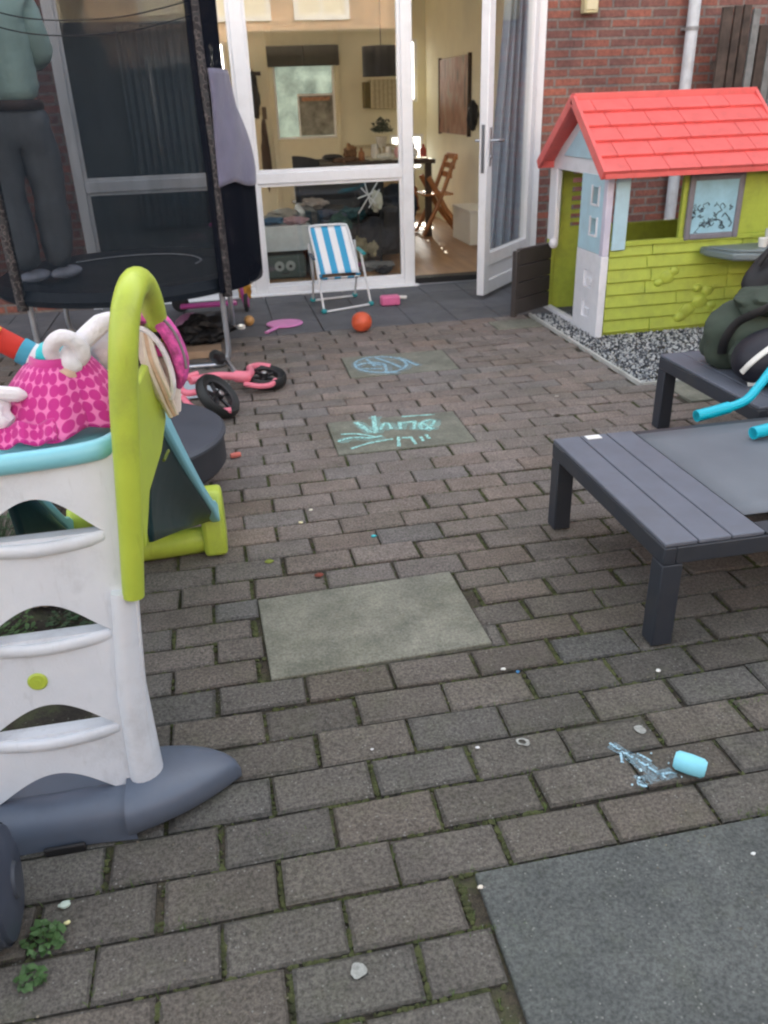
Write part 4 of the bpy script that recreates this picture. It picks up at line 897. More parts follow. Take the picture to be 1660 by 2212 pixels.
for (z0, h) in ROWS[1:]:
    hw = hwz(z0)*.87; c0 = cz(z0)
    b = nb(); pts = [(c0-hw*.98, LY(z0)-.004, z0-.010), (c0-hw*.6, LY(z0)-.012, z0-.015), (c0, LY(z0)-.018, z0-.018), (c0+hw*.6, LY(z0)-.012, z0-.015), (c0+hw*.98, LY(z0)-.004, z0-.010)]
    tube(b, curve(pts, 6), .0125, 12, flat=(1.1, .75)); bx(b, c0-hw*.96, c0+hw*.96, LY(z0)+.0, LY(z0)+.03, z0-.022, z0-.006); obj('step', b, pv, lp, bevel=.003)
# side stile of the ladder
b = nb(); tube(b, [(-.268, 1.352, .03), (-.266, 1.372, .30), (-.246, 1.382, .52)], [.034, .028, .022], 16, flat=(1.15, .8)); obj('stile', b, pv, t)
b = nb(); tube(b, [(-.632, 1.352, .03), (-.60, 1.372, .30), (-.56, 1.382, .52)], [.034, .028, .022], 16, flat=(1.15, .8)); obj('stile', b, pv, t)
b = nb(); lathe(b, [(0, .004), (.006, .0045), (.0065, .003), (.015, .0035), (.0185, .001), (.0185, -.003), (0, -.003)], (-.432, LY(.363)-.0125, .352), axis=(0, -1, .09), n=24); obj('lime_plug', b, lime2, t)
# base: curved foot bar and side fins
b = nb()
prof = []
def basef(u, v):
    x = -.64+.345*u; yy = 1.268+.012*math.cos((u-.5)*3); a = v*math.pi*1.0
    return Vector((x, yy+.055-.055*math.cos(a), .002+.075*math.sin(a)**.6*(1+.15*abs(u-.5)*2)))
sheet(b, basef, 16, 12); fb_ = obj('foot_bar', b, gb_, t)
b = nb(); bx(b, -.62, -.305, 1.33, 1.62, .0, .05); obj('foot_bar_inner', b, gb_, fb_, bevel=.01)
obj('notch', box(-.475, -.395, 1.263, 1.272, .0, .02), blk, fb_, bevel=.004)
def fin(sx):
    b = nb()
    def f(u, v):
        w_ = (1-u**1.9)**.78 if u < 1 else 0
        a = v*2*math.pi; cx = .292-.0
        return Vector((LC+sx*(.132+.228*u), 1.352+.045*u + .098*w_*math.copysign(abs(math.cos(a))**.75, math.cos(a)), .003+(.044+.004*(1-u))*(1+math.copysign(abs(math.sin(a))**.6, math.sin(a)))*max(w_, .02)**.35))
    sheet(b, f, 22, 20); bmesh.ops.remove_doubles(b, verts=b.verts, dist=1e-5)
    ends = [e for e in b.edges if e.is_boundary]
    if ends: bmesh.ops.holes_fill(b, edges=ends)
    return obj('foot', b, gb_, t)
fin(1); fin(-1)
# platform with rolled light blue lip
b = nb(); sheet(b, lambda u, v: Vector((-.53+.29*u, 1.44+.36*v, .775)), 4, 4); obj('platform', b, lb_, t, solid=.02)
lip = curve([(-.56, 1.47, .787), (-.53, 1.415, .785), (-.47, 1.398, .785), (-.40, 1.398, .787), (-.31, 1.400, .790), (-.245, 1.408, .794), (-.212, 1.44, .797)], 8)
obj('rim', tube(nb(), lip, .019, 14, flat=(1.0, .8)), lb_, t)
# lime handrails: thick arch with an inner cheek panel
def rail(X, sx):
    P = [(-.228, 1.372, .510), (-.212, 1.375, .64), (-.196, 1.38, .775), (-.182, 1.388, .897), (-.167, 1.40, .99), (-.153, 1.43, 1.045), (-.139, 1.49, 1.062), (-.130, 1.545, 1.032), (-.128, 1.59, .98), (-.133, 1.62, .93), (-.143, 1.63, .86), (-.156, 1.625, .79)]
    P = [(x if sx > 0 else -.770-x, y, z) for x, y, z in P]
    C_ = curve(P, 6); k = len(C_); rad = [.0205+.0045*min(1, i/16)-.005*max(0, (i-34)/(k-34)) for i in range(k)]
    h = obj('handrail', tube(nb(), C_, rad, 16, flat=(1.0, .95)), lime2, t)
    b = nb(); inner = [(1.385, .60, 0), (1.388, .72, 0), (1.392, .85, 0), (1.44, .865, 0), (1.53, .885, 0), (1.62, .90, 0), (1.64, .83, 0), (1.635, .76, 0), (1.57, .715, 0), (1.46, .68, 0)]
    def fx(y): return (lambda q: q if sx > 0 else -.770-q)(-.198+.050*min(1, max(0, (y-1.39)/.24)))
    A_ = [b.verts.new((fx(y)-.008, y, z)) for y, z, _ in inner]; B_ = [b.verts.new((fx(y)+.008, y, z)) for y, z, _ in inner]
    b.faces.new(A_); b.faces.new(B_[::-1]); n_ = len(inner)
    for i in range(n_): b.faces.new((A_[i], B_[i], B_[(i+1) % n_], A_[(i+1) % n_]))
    obj('cheek_panel', b, lime2, h, bevel=.004)
    b = nb(); tube(b, [(fx(1.56)+sx*.011, 1.56, .70), (fx(1.60)+sx*.011, 1.60, .704)], .0035, 6); obj('moulded_mark', b, M('lime_dark', (.10, .14, .01), .5), h)
rail(-.236, 1); rail(-.535, -1)
# chute
def chute_z(s): return (.70-.72*s*.90)+.05*s*s if s < 1 else .102
XS = -.355
b = nb()
def cf(u, v):
    s = u; y = 1.74+.80*s; z = chute_z(s); w_ = .155+.012*s; a = (v-.5)*2
    x = XS+.035*s+w_*a; up = .075*abs(a)**4
    return Vector((x, y, z-.05*math.sin(s*math.pi)*.4+up))
sheet(b, cf, 26, 16); obj('chute', b, lb_, t, solid=.006)
for sx in (-1, 1):
    pts = []
    for q in range(17):
        s = q/16; pts.append(Vector((-.158+.072*s if sx > 0 else -.552-.02*s, 1.73+.75*s, .765-.655*s-.02*math.sin(s*math.pi)+.03*max(0, s-.8))))
    b = nb(); A_, B_, C_, D_ = [], [], [], []
    for q, p in enumerate(pts):
        w_ = .030-.012*math.sin(min(1, q/16*1.3)*math.pi/2)+(.012 if q > 13 else 0); n_ = Vector((0, .66, .75))
        A_.append(b.verts.new(p+n_*w_)); B_.append(b.verts.new(p-n_*w_)); C_.append(b.verts.new(p-n_*w_+Vector((-sx*.030, 0, 0)))); D_.append(b.verts.new(p+n_*w_+Vector((-sx*.030, 0, 0))))
    for q in range(16):
        for P_, Q_ in ((A_, B_), (B_, C_), (C_, D_), (D_, A_)): b.faces.new((P_[q], P_[q+1], Q_[q+1], Q_[q]))
    b.faces.new((A_[0], B_[0], C_[0], D_[0])); b.faces.new((A_[-1], D_[-1], C_[-1], B_[-1])); obj('chute_rim', b, lb_, t, bevel=.007)
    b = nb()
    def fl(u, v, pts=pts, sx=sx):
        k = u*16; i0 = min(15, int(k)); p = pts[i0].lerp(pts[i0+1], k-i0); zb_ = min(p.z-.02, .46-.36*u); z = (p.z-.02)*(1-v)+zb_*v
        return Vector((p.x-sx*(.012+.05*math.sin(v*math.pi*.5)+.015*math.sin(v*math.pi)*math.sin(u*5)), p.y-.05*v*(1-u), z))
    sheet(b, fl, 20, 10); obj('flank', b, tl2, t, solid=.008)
b = nb(); tube(b, curve([(-.52, 2.45, .045), (-.40, 2.455, .042), (-.25, 2.46, .042), (-.10, 2.47, .045)], 4), .042, 12, flat=(1.05, 1.0)); obj('base_bar', b, lime2, t)
for sx in (-1, 1):
    b = nb(); X = XS+.035+sx*.205
    prism(b, [(2.40, .005), (2.58, .005), (2.60, .09), (2.575, .17), (2.52, .215), (2.46, .21), (2.42, .14)], .075, Matrix(((0, 1, 0, X), (1, 0, 0, 0), (0, 0, 1, 0), (0, 0, 0, 1)))); obj('end_foot', b, lime2, t, bevel=.015)
# ------------------------------------------------------------------ soft toys lying on the platform
plush = M('plush_white', (.72, .70, .74), .95, var=.06, bump=1, bscale=90, sheen=.5); mag = M('plush_magenta', (.55, .03, .24), .9, var=.1, sheen=.5); dots = dotmat('dot_cloth', (.50, .02, .22), (.74, .17, .42), 19, 6); dots2 = dotmat('dot_hem', (.50, .02, .22), (.74, .17, .42), 7, 2)
cy = M('plush_cyan', (.02, .50, .55), .9, sheen=.3); peach = M('plush_peach', (.62, .42, .32), .95, sheen=.4)
t = thing('rag_doll', 'pink dotted rag doll lying on the light blue slide platform', 'soft toy', (-.40, 1.55, .79))
b = nb()
def skirt(u, v):
    a = -.25+u*math.pi*1.2; f_ = abs(math.sin(u*9.5))-.5; rr = .044+.066*v**.8; fold = .022*f_*v+.006*math.sin(u*31)*v
    x = -.312-.012*v+(rr*1.12+fold)*math.cos(a); y = 1.585-(rr*1.15+fold)*math.sin(a); z = .915-.112*v**1.1+.006*math.sin(u*19+1)*v
    return Vector((x, y, max(.800, z)))
sheetp(b, skirt, 90, 16); obj('skirt', b, dots, t, solid=.005)
b = nb(); sheetp(b, lambda u, v: Vector((-.415+.10*u, 1.462-.028*v+.010*abs(math.sin(u*7)), .834-.030*v-.006*math.sin(u*12))), 24, 6); obj('skirt_hem', b, dots2, t, solid=.004)
b = nb(); sheet(b, lambda u, v: Vector((-.312+(.046+.014*v)*math.cos(-.1+u*3.3), 1.585-(.050+.014*v)*math.sin(-.1+u*3.3), .926-.034*v)), 20, 3); obj('waistband', b, mag, t, solid=.006)
b = nb(); blob(b, (-.312, 1.595, .922), (.046, .045, .026), 3, .06); obj('torso', b, cy, t)
obj('arm', tube(nb(), curve([(-.205, 1.60, .985), (-.25, 1.58, .955), (-.285, 1.55, .925), (-.27, 1.53, .905)], 6), ends(19, .019), 12), plush, t)
obj('arm', tube(nb(), curve([(-.30, 1.56, .90), (-.315, 1.545, .94), (-.29, 1.535, .965), (-.262, 1.54, .945), (-.265, 1.545, .91)], 6), ends(25, .0145), 12), plush, t)
b = nb(); blob(b, (-.295, 1.53, .893), (.02, .016, .02), 4, .1); obj('hand', b, peach, t)
# head in a pink hood hanging over behind the handrail
crm = M('plush_cream', (.66, .58, .50), .95, var=.10, scale=30, bump=.6, bscale=70, sheen=.3)
b = nb(); tube(b, curve([(-.150, 1.625, .965), (-.132, 1.625, .92), (-.128, 1.63, .87), (-.125, 1.63, .82), (-.120, 1.625, .775)], 6), [.020+.017*math.sin(min(1, i/14)*math.pi*.55) -.024*max(0, (i-12)/12) for i in range(25)], 14, flat=(1, .8)); hd = obj('head', b, crm, t)
arc = curve([(-.175, 1.60, .968), (-.150, 1.60, .978), (-.128, 1.60, .972), (-.108, 1.60, .945), (-.096, 1.60, .905), (-.094, 1.60, .865), (-.104, 1.61, .835)], 6); n_ = len(arc)
obj('hood', tube(nb(), arc, [.011+.008*math.sin(min(1, i/14)*math.pi/2)-.012*max(0, (i-26)/(n_-26)) for i in range(n_)], 14, flat=(.9, 1.5)), M('hood_pink', (.58, .08, .32), .6, var=.55, scale=60), t)
arc2 = [Vector((p.x-.016-.002, p.y-.022, p.z-.018)) for p in arc]
obj('hood_trim', tube(nb(), arc2, .0055, 8), plush, t)
obj('hood_trim', tube(nb(), [Vector((p.x+.010, p.y-.022, p.z+.006)) for p in arc[6:30]], .003, 6), M('trim_grey', (.20, .17, .19), .8), t)
b = nb(); blob(b, (-.128, 1.592, .945), (.010, .008, .012), 2, .02); obj('eye', b, blk, hd)
obj('cheek', blob(nb(), (-.130, 1.590, .912), (.013, .010, .012), 2, .05), mag, hd)
hm = M('hair_tan', (.55, .38, .27), .85, var=.18, scale=50)
for k in range(3):
    o_ = .008*k; obj('hair_lock', tube(nb(), curve([(-.160+o_*.8, 1.585, .955-.5*o_), (-.158+o_, 1.580, .90), (-.146+o_*1.1, 1.585, .84), (-.128+o_*.7, 1.60, .775+.3*o_)], 5), [.0075]*12+[.004]*4, 8, flat=(1, 1.6)), hm if k % 2 else crm, t)
# rainbow legs to the left
t = thing('rainbow_toy', 'rainbow striped cloth toy at the left edge of the slide platform', 'soft toy', (-.5, 1.62, .79))
rb = stripemat('rainbow', [(.75, .42, .05), (.55, .03, .02), (.60, .04, .03), (.05, .30, .42), (.65, .75, .78)], .21, 'X')
obj('leg', tube(nb(), curve([(-.56, 1.62, 1.03), (-.47, 1.61, .995), (-.41, 1.60, .955), (-.375, 1.6, .93)], 6), .022, 12), M('rb_red', (.50, .03, .02), .85, bump=.5), t)
obj('leg', tube(nb(), curve([(-.56, 1.60, 1.05), (-.47, 1.59, 1.015), (-.405, 1.585, .970)], 6), .011, 12), M('rb_yellow', (.72, .45, .06), .85), t)
obj('cuff', tube(nb(), [(-.378, 1.598, .933), (-.360, 1.596, .921)], .025, 12), M('rb_blue', (.05, .28, .40), .85), t)
obj('cuff', tube(nb(), [(-.361, 1.596, .922), (-.343, 1.594, .910)], .025, 12), plush, t)
t = thing('white_plush', 'white plush toy beneath the rainbow legs on the slide platform', 'soft toy', (-.5, 1.5, .79)); b = nb(); blob(b, (-.455, 1.50, .845), (.065, .05, .045), 14, .12, 4); obj('body', b, plush, t)
obj('leg', tube(nb(), curve([(-.46, 1.5, .885), (-.42, 1.50, .885), (-.39, 1.50, .88), (-.365, 1.51, .872)], 5), ends(16, .014), 10), plush, t)
t = thing('toy_unicorn_arm', 'white padded cushion behind the lime handrail', 'cushion', (-.2, 1.66, .85)); b = nb(); blob(b, (-.235, 1.66, .915), (.05, .05, .055), 15, .08, 3); obj('body', b, plush, t)
t.name = 'white_cushion'

# ================================================================== TRAMPOLINE
TC, TR_, BZ = Vector((-.5, 5.13, 0)), .72, .485; nblack = M('foam_black', (.010, .010, .013), .65, bump=.4)
steelt = M('galv_tube', (.50, .53, .58), .32, var=.08, metal=.85)
t = thing('trampoline', 'round child trampoline with dark safety net and patterned poles', 'trampoline', TC)
tramp = t
b = nb(); lathe(b, [(0, BZ-.012), (TR_-.14, BZ-.008), (TR_-.14, BZ-.014), (0, BZ-.02)], TC, n=64); obj('mat', b, M('jump_mat', (.022, .028, .036), .5, var=.12), t)
b = nb(); lathe(b, [(TR_-.17, BZ-.004), (TR_-.10, BZ+.016), (TR_+.0, BZ+.012), (TR_+.03, BZ-.03), (TR_+.02, BZ-.06), (TR_+.005, BZ-.06), (TR_-.02, BZ-.02), (TR_-.17, BZ-.012)], TC, n=64); obj('edge_pad', b, M('pad_dark', (.014, .018, .026), .45, var=.15), t)
obj('frame_ring', tube(nb(), [TC+Vector((TR_*.97*math.cos(a*.1309), TR_*.97*math.sin(a*.1309), BZ-.05)) for a in range(48)], .018, 10, closed=True), steelt, t)
CORN = [(.03, 4.60), (.03, 5.66), (-1.03, 5.66), (-1.03, 4.60)]
leo, lt, lb2 = nodes('pole_sleeve'); tc = N(lt, 'ShaderNodeTexCoord'); vo = N(lt, 'ShaderNodeTexVoronoi', i_Scale=42.0, i_Randomness=1.0); lt.links.new(tc.outputs['Object'], vo.inputs['Vector'])
r = ramp(lt, [(.0, (.012, .011, .013)), (.50, (.012, .011, .013)), (.57, (.14, .115, .112)), (.64, (.03, .03, .032))]); lt.links.new(vo.outputs['Distance'], r.inputs[0]); lt.links.new(r.outputs[0], lb2.inputs['Base Color']); lb2.inputs['Roughness'].default_value = .7
for i, (x, y) in enumerate(CORN):
    d = (Vector((x, y, 0))-TC).normalized(); p0 = Vector((x, y, 0)); tg = Vector((-d.y, d.x, 0))
    o = obj('pole', tube(nb(), [p0+Vector((0, 0, .40)), p0+Vector((0, 0, .8)), p0-d*.005+Vector((0, 0, 1.3)), p0-d*.01+Vector((0, 0, 2.05))], .028, 14), leo, t)
    obj('cap', blob(nb(), tuple(p0-d*.01+Vector((0, 0, 2.065))), (.033, .033, .025), 3, .01), nblack, o)
# two W shaped feet: tube down, bend along the ground, up again
def foot(a, c):
    a, c = Vector((*a, 0)), Vector((*c, 0)); dd = (c-a).normalized(); z = .016
    b = nb(); tube(b, curve([a+Vector((0, 0, .42)), a+Vector((0, 0, .25)), a+Vector((0, 0, .09)), a+dd*.02+Vector((0, 0, .035)), a+dd*.07+Vector((0, 0, z)), a+dd*.2+Vector((0, 0, z)), (a+c)/2+Vector((0, 0, z)), c-dd*.2+Vector((0, 0, z)), c-dd*.07+Vector((0, 0, z)), c-dd*.02+Vector((0, 0, .035)), c+Vector((0, 0, .09)), c+Vector((0, 0, .25)), c+Vector((0, 0, .42))], 5), .0165, 12)
    return obj('leg', b, steelt, t)
foot((.0, 4.63), (-1.0, 4.63)); foot((.0, 5.63), (-1.0, 5.63))
foot((.05, 5.50), (.05, 5.70))
# net: circle at the bed, drawn in to a square of cord at the top
NT = 1.95
def netpt(a, h):
    ca, sa = math.cos(a), math.sin(a); z = BZ-.06+(NT-BZ+.06)*h
    sq = min(.625/max(abs(ca), abs(sa)), .735)
    k = min(1, max(0, (z-1.0)/.55)); k = k*k*(3-2*k)
    rr = .752*(1-k)+sq*k + .008*math.sin(a*17+h*3)*(.3+.7*h)
    sag = -.03*h**4*math.cos(2*a)**2
    return TC+Vector((rr*ca, rr*sa, z+sag))
def netseg(a0, a1, n_, mat, nm, off=0):
    b = nb(); sheet(b, lambda u, v: netpt(a0+(a1-a0)*u, v)*1.0+Vector((math.cos(a0+(a1-a0)*u), math.sin(a0+(a1-a0)*u), 0))*off, n_, 18); return obj(nm, b, mat, t)
nm1 = netmat('net_mesh', (.018, .025, .033), .52, .09); nm2 = netmat('net_dense', (.010, .012, .018), .93, .06)
netseg(R(-45), R(-315-.0001)+R(45) if 0 else R(-315), 150, nm1, 'safety_net')
netseg(R(-44), R(35), 50, nm2, 'entrance_flap', .008)
netseg(R(-50), R(-30), 12, nm2, 'net_sleeve', .014)
for h_, rad in ((1.0, .004), (.985, .0035)):
    pass
obj('top_cord', tube(nb(), [netpt(i*2*math.pi/72, 1)+Vector((0, 0, .002)) for i in range(72)], .0045, 6, closed=True), nblack, t)
for zz in (1.70, 1.64):
    obj('cord', tube(nb(), curve([(.01, 4.585, zz+.07), (-.25, 4.50, zz+.01), (-.5, 4.47, zz-.01), (-.75, 4.50, zz+.01), (-1.02, 4.585, zz+.09)], 6), .003, 5), nblack, t)
obj('hoop_seam', tube(nb(), curve([(-.86, 5.50, BZ+.004), (-.70, 5.60, BZ+.004), (-.5, 5.64, BZ+.005), (-.3, 5.60, BZ+.005), (-.16, 5.48, BZ+.005), (-.10, 5.30, BZ+.005), (-.13, 5.17, BZ+.004)], 8), .008, 6, flat=(.4, 1)), M('seam_grey', (.45, .47, .50), .7), t)
b = nb()
lav = M('lavender_knit', (.14, .137, .205), .9, var=.12, scale=9, bump=.6, bscale=40, sheen=.3)
def cl(u, v):
    a = R(-43+33*u-2*v*(1-u)); h = .70-.355*v+.012*math.sin(u*7)*v; p = netpt(a, h); return p+Vector((math.cos(a), math.sin(a), 0))*(.026+.006*math.sin(u*11+v*6))
sheet(b, cl, 24, 20); tag(obj('hanging_jumper', b, lav, solid=.012), 'lavender grey jumper hanging on the dark trampoline net beside the pole', 'clothes')

# ------------------------------------------------------------------ person standing on the trampoline, facing away to the right
PX_, PY_ = -.940, 4.90; skin = M('skin', (.55, .33, .24), .55, var=.05); teal = M('teal_knit', (.34, .50, .47), .9, var=.10, scale=10, bump=.7, bscale=45, sheen=.2); trou = M('grey_trousers', (.13, .145, .165), .85, var=.12, scale=8, bump=.5, bscale=30)
t = thing('person', 'person in teal sweater and loose grey trousers standing on the trampoline behind the net', 'person', (PX_, PY_, BZ))
def PV(x, y, z): return (PX_+x, PY_+y, BZ+z)
bv_ = [PV(0, 0, .90), PV(0, .01, 1.05), PV(0, .02, 1.22), PV(.0, .02, 1.34), PV(.01, .03, 1.42), PV(.02, .05, 1.55), PV(.02, .05, 1.66),
       PV(-.15, -.02, 1.33), PV(-.21, .0, 1.10), PV(-.12, .17, 1.12), PV(-.05, .24, 1.16),
       PV(.15, .03, 1.33), PV(.17, .06, 1.10), PV(.08, .21, 1.10), PV(.02, .26, 1.14),
       PV(-.075, -.02, .82), PV(-.08, .0, .46), PV(-.07, -.03, .09), PV(.075, .03, .82), PV(.085, .06, .46), PV(.075, .05, .09)]
be_ = [(0, 1), (1, 2), (2, 3), (3, 4), (4, 5), (5, 6), (3, 7), (7, 8), (8, 9), (9, 10), (3, 11), (11, 12), (12, 13), (13, 14), (0, 15), (15, 16), (16, 17), (0, 18), (18, 19), (19, 20)]
br_ = [.13, .11, .125, .11, .05, .085, .08, .052, .042, .034, .026, .052, .042, .034, .026, .085, .055, .038, .085, .055, .038]
body = skinobj('body', skin, t, bv_, be_, br_)
sv = [PV(0, 0, .86), PV(0, .01, .96), PV(0, .015, 1.08), PV(0, .02, 1.22), PV(0, .02, 1.33), PV(.01, .03, 1.40), PV(-.155, -.02, 1.32), PV(-.235, .0, 1.09), PV(-.125, .175, 1.11), PV(.155, .03, 1.32), PV(.195, .06, 1.09), PV(.085, .215, 1.09)]
skinobj('sweater', teal, t, sv, [(0, 1), (1, 2), (2, 3), (3, 4), (4, 5), (4, 6), (6, 7), (7, 8), (4, 9), (9, 10), (10, 11)], [(.165, .135), (.17, .14), (.17, .14), (.165, .14), (.13, .12), .07, .075, .07, .048, .075, .07, .048])
tv = [PV(0, .0, .92), PV(0, 0, .82), PV(-.085, -.02, .74), PV(-.092, -.0, .46), PV(-.08, -.03, .20), PV(-.075, -.03, .06), PV(.085, .03, .74), PV(.095, .055, .46), PV(.085, .05, .20), PV(.08, .05, .06)]
skinobj('trousers', trou, t, tv, [(0, 1), (1, 2), (2, 3), (3, 4), (4, 5), (1, 6), (6, 7), (7, 8), (8, 9)], [(.15, .12), (.155, .125), .115, .095, .088, .08, .115, .095, .088, .08])
for nm_, st_2, sc_ in (('sweater', .045, .085), ('trousers', .05, .10)):
    tx = bpy.data.textures.new(nm_+'_folds', 'CLOUDS'); tx.noise_scale = sc_; tx.noise_depth = 2
    for o_ in bpy.data.objects:
        if o_.name == nm_: dm = o_.modifiers.new('folds', 'DISPLACE'); dm.texture = tx; dm.strength = st_2; dm.mid_level = .5
obj('belt', tube(nb(), [PV(.158*math.cos(a*.2618), .128*math.sin(a*.2618), .875) for a in range(24)], .015, 8, closed=True, flat=(1.6, .6)), M('belt_brown', (.05, .03, .025), .6), t)
for sx, yy in ((-.075, -.03), (.08, .05)):
    b = nb(); blob(b, PV(sx+.02, yy+.04, .035), (.045, .105, .034), 5, .04, 3, rot=Euler((0, 0, R(-40))).to_matrix()); obj('sock', b, M('sock_pale', (.45, .50, .62), .8), t)
# hair and face
b = nb(); blob(b, PV(.015, .035, 1.64), (.098, .105, .105), 7, .04, 4); 
for v in b.verts:
    if v.co.y > PY_+.09 and v.co.z < BZ+1.66: v.co.y = PY_+.09
obj('hair', b, M('hair_brown', (.06, .035, .02), .6, var=.3, scale=60), t)
b = nb(); blob(b, PV(.02, .150, 1.575), (.012, .018, .022), 3, .02, 2); 
for sx in (-1, 1): blob(b, PV(.02+sx*.088, .05, 1.585), (.010, .018, .028), 2, .05, 2)
obj('face_relief', b, skin, body)
b = nb()
for sx in (-1, 1): blob(b, PV(.02+sx*.03, .130, 1.60), (.012, .008, .008), 1, .0, 2)
obj('eye', b, blk, body); obj('mouth', blob(nb(), PV(.02, .132, 1.53), (.022, .006, .006), 1, 0, 2), M('lip', (.4, .12, .11), .5), body)
for hx, hy, s in ((-.05, .24, 1), (.02, .26, -1)):
    b = nb(); blob(b, PV(hx+s*.012, hy+.02, 1.15), (.020, .040, .034), 3, .03, 3)
    for k in range(4):
        z0 = 1.175-.018*k; L_ = (.055, .065, .062, .048)[k]
        tube(b, curve([PV(hx+s*.015, hy+.045, z0), PV(hx+s*.03, hy+.045+L_*.5, z0), PV(hx+s*.05, hy+.04+L_*.55, z0-.004), PV(hx+s*.062, hy+.03+L_*.4, z0-.006)], 3), [.0085]*7+[.0075]*3, 8)
    tube(b, curve([PV(hx, hy+.01, 1.175), PV(hx+s*.005, hy+.02, 1.20), PV(hx+s*.02, hy+.045, 1.212)], 3), .009, 8); obj('hand', b, skin, body)

# ------------------------------------------------------------------ things under and around the trampoline
t = thing('child_scooter', 'small magenta scooter with dark wheels standing beyond the trampoline pole', 'scooter', (.15, 6.0, 0)); mg = M('scoot_pink', (.45, .06, .26), .4)
b = nb(); lathe(b, [(0, -.014), (.035, -.014), (.058, -.012), (.064, 0), (.058, .012), (.035, .014), (0, .014)], (.165, 5.99, .066), axis=(1, -.15, 0), n=24); wh_ = obj('wheel', b, blk, t); obj('rim', lathe(nb(), [(0, -.018), (.036, -.018), (.038, 0), (.036, .018), (0, .018)], (.165, 5.99, .066), axis=(1, -.15, 0), n=20), mg, wh_)
b = nb(); lathe(b, [(0, -.014), (.058, -.012), (.064, 0), (.058, .012), (0, .014)], (-.30, 6.12, .066), axis=(.2, 1, 0), n=24); obj('wheel', b, blk, t)
obj('stem', tube(nb(), [(.15, 6.0, .07), (.11, 6.02, .42), (.09, 6.03, .60)], .013, 10), mg, t); obj('handlebar', tube(nb(), [(-.03, 6.02, .60), (.21, 6.04, .60)], .012, 10), mg, t)
obj('deck', box(-.30, .10, 5.98, 6.07, .05, .072), mg, t, bevel=.008)
t = thing('play_helmet', 'mauve bowl shaped helmet lying under the trampoline', 'helmet', (-.22, 5.53, 0)); b = nb(); blob(b, (-.22, 5.53, .06), (.10, .08, .06), 6, .05); obj('shell', b, M('mauve2', (.36, .16, .30), .4), t); obj('strap', tube(nb(), curve([(-.30, 5.48, .05), (-.26, 5.43, .01), (-.18, 5.44, .01), (-.14, 5.49, .05)], 5), .006, 6), blk, t)
b = nb(); bx(b, -.35, -.04, 4.84, 4.98, .0, .045, mat=None); tag(obj('cardboard_piece', b, M('cardboard', (.38, .26, .17), .85, var=.15), bevel=.004), 'flat piece of brown cardboard under the front of the trampoline', 'cardboard')
heap('dark_bag', 'black crumpled bag under the trampoline beside its leg', 'bag', (-.13, 5.22, .08), (.16, .13, .08), blk, 51, .2)
heap('leaf_heap', 'dark heap of wet leaves under the left of the trampoline', 'leaves', (-.75, 5.0, .05), (.30, .25, .06), M('leafbrown', (.035, .028, .014), .8, var=.5, bump=1), 52, .3)
b = nb(); blob(b, (.16, 5.56, .035), (.035, .03, .035), 9, .05); tag(obj('wooden_ball', b, M('pale_wood', (.50, .28, .10), .4, var=.3)), 'small amber wooden toy on the tiles by the trampoline legs', 'toy')
tag(obj('plastic_disc', lathe(nb(), [(0, 0), (.028, 0), (.028, .022), (0, .024)], (.10, 5.50, .0), n=16), whitec), 'small white plastic disc on the tiles by the trampoline legs', 'disc')
heap('plush_orange', 'orange and green soft toy leaning on the glass left of the white post', 'soft toy', (.17, 6.36, .12), (.05, .04, .11), M('orangep', (.50, .24, .03), .9, var=.4, scale=18), 53, .2)

# striped child chair
t = thing('deck_chair', 'small folding chair with blue and white striped fabric on the tiles', 'chair', (.86, 5.95, 0)); ct = M('chair_tube', (.70, .72, .74), .3, var=.03); teal2 = M('teal_joint', (.02, .30, .33), .45)
sf, s_t, s_b = nodes('stripe_fabric'); uv = N(s_t, 'ShaderNodeTexCoord'); sp = N(s_t, 'ShaderNodeSeparateXYZ'); ma = N(s_t, 'ShaderNodeMath', operation='MULTIPLY_ADD'); ma.inputs[1].default_value = .13; s_t.links.new(uv.outputs['Object'], sp.inputs[0]); s_t.links.new(sp.outputs['Z'], ma.inputs[0]); s_t.links.new(sp.outputs['X'], ma.inputs[2])
mb = N(s_t, 'ShaderNodeMath', operation='MULTIPLY_ADD'); mb.inputs[1].default_value = 1/.094; mb.inputs[2].default_value = -.62; s_t.links.new(ma.outputs[0], mb.inputs[0]); fr = N(s_t, 'ShaderNodeMath', operation='FRACT'); s_t.links.new(mb.outputs[0], fr.inputs[0])
r = ramp(s_t, [(0, (.05, .36, .62)), (.5, (.82, .84, .86))]); r.color_ramp.interpolation = 'CONSTANT'; s_t.links.new(fr.outputs[0], r.inputs[0]); s_t.links.new(r.outputs[0], s_b.inputs['Base Color']); s_b.inputs['Roughness'].default_value = .8
b = nb(); sheet(b, lambda u, v: Vector((.652+.268*u+.045*(1-v)+0*v, 6.03-.17*(1-v)+.015*math.sin(u*math.pi), .245+.30*v-.006*(2*u-1)**2*(1 if v > .95 else 0))), 10, 10); bk = obj('backrest', b, sf, t, solid=.004)
b = nb(); sheet(b, lambda u, v: Vector((.70+.255*u, 5.865-.10*v, .240-.012*math.sin(v*3.14)-.02*(1-v))), 8, 6); obj('seat', b, sf, t, solid=.004)
FLp, FRp, BLp, BRp = (.69, 5.735, .012), (1.05, 5.875, .012), (.66, 6.14, .012), (.985, 6.20, .012)
A1, A2 = (.655, 5.86, .36), (1.0, 5.95, .37)
tb = .0085
obj('leg', tube(nb(), [FLp, (.665, 5.87, .36)], tb, 10), ct, t); obj('leg', tube(nb(), [FRp, (1.0, 5.94, .37)], tb, 10), ct, t)
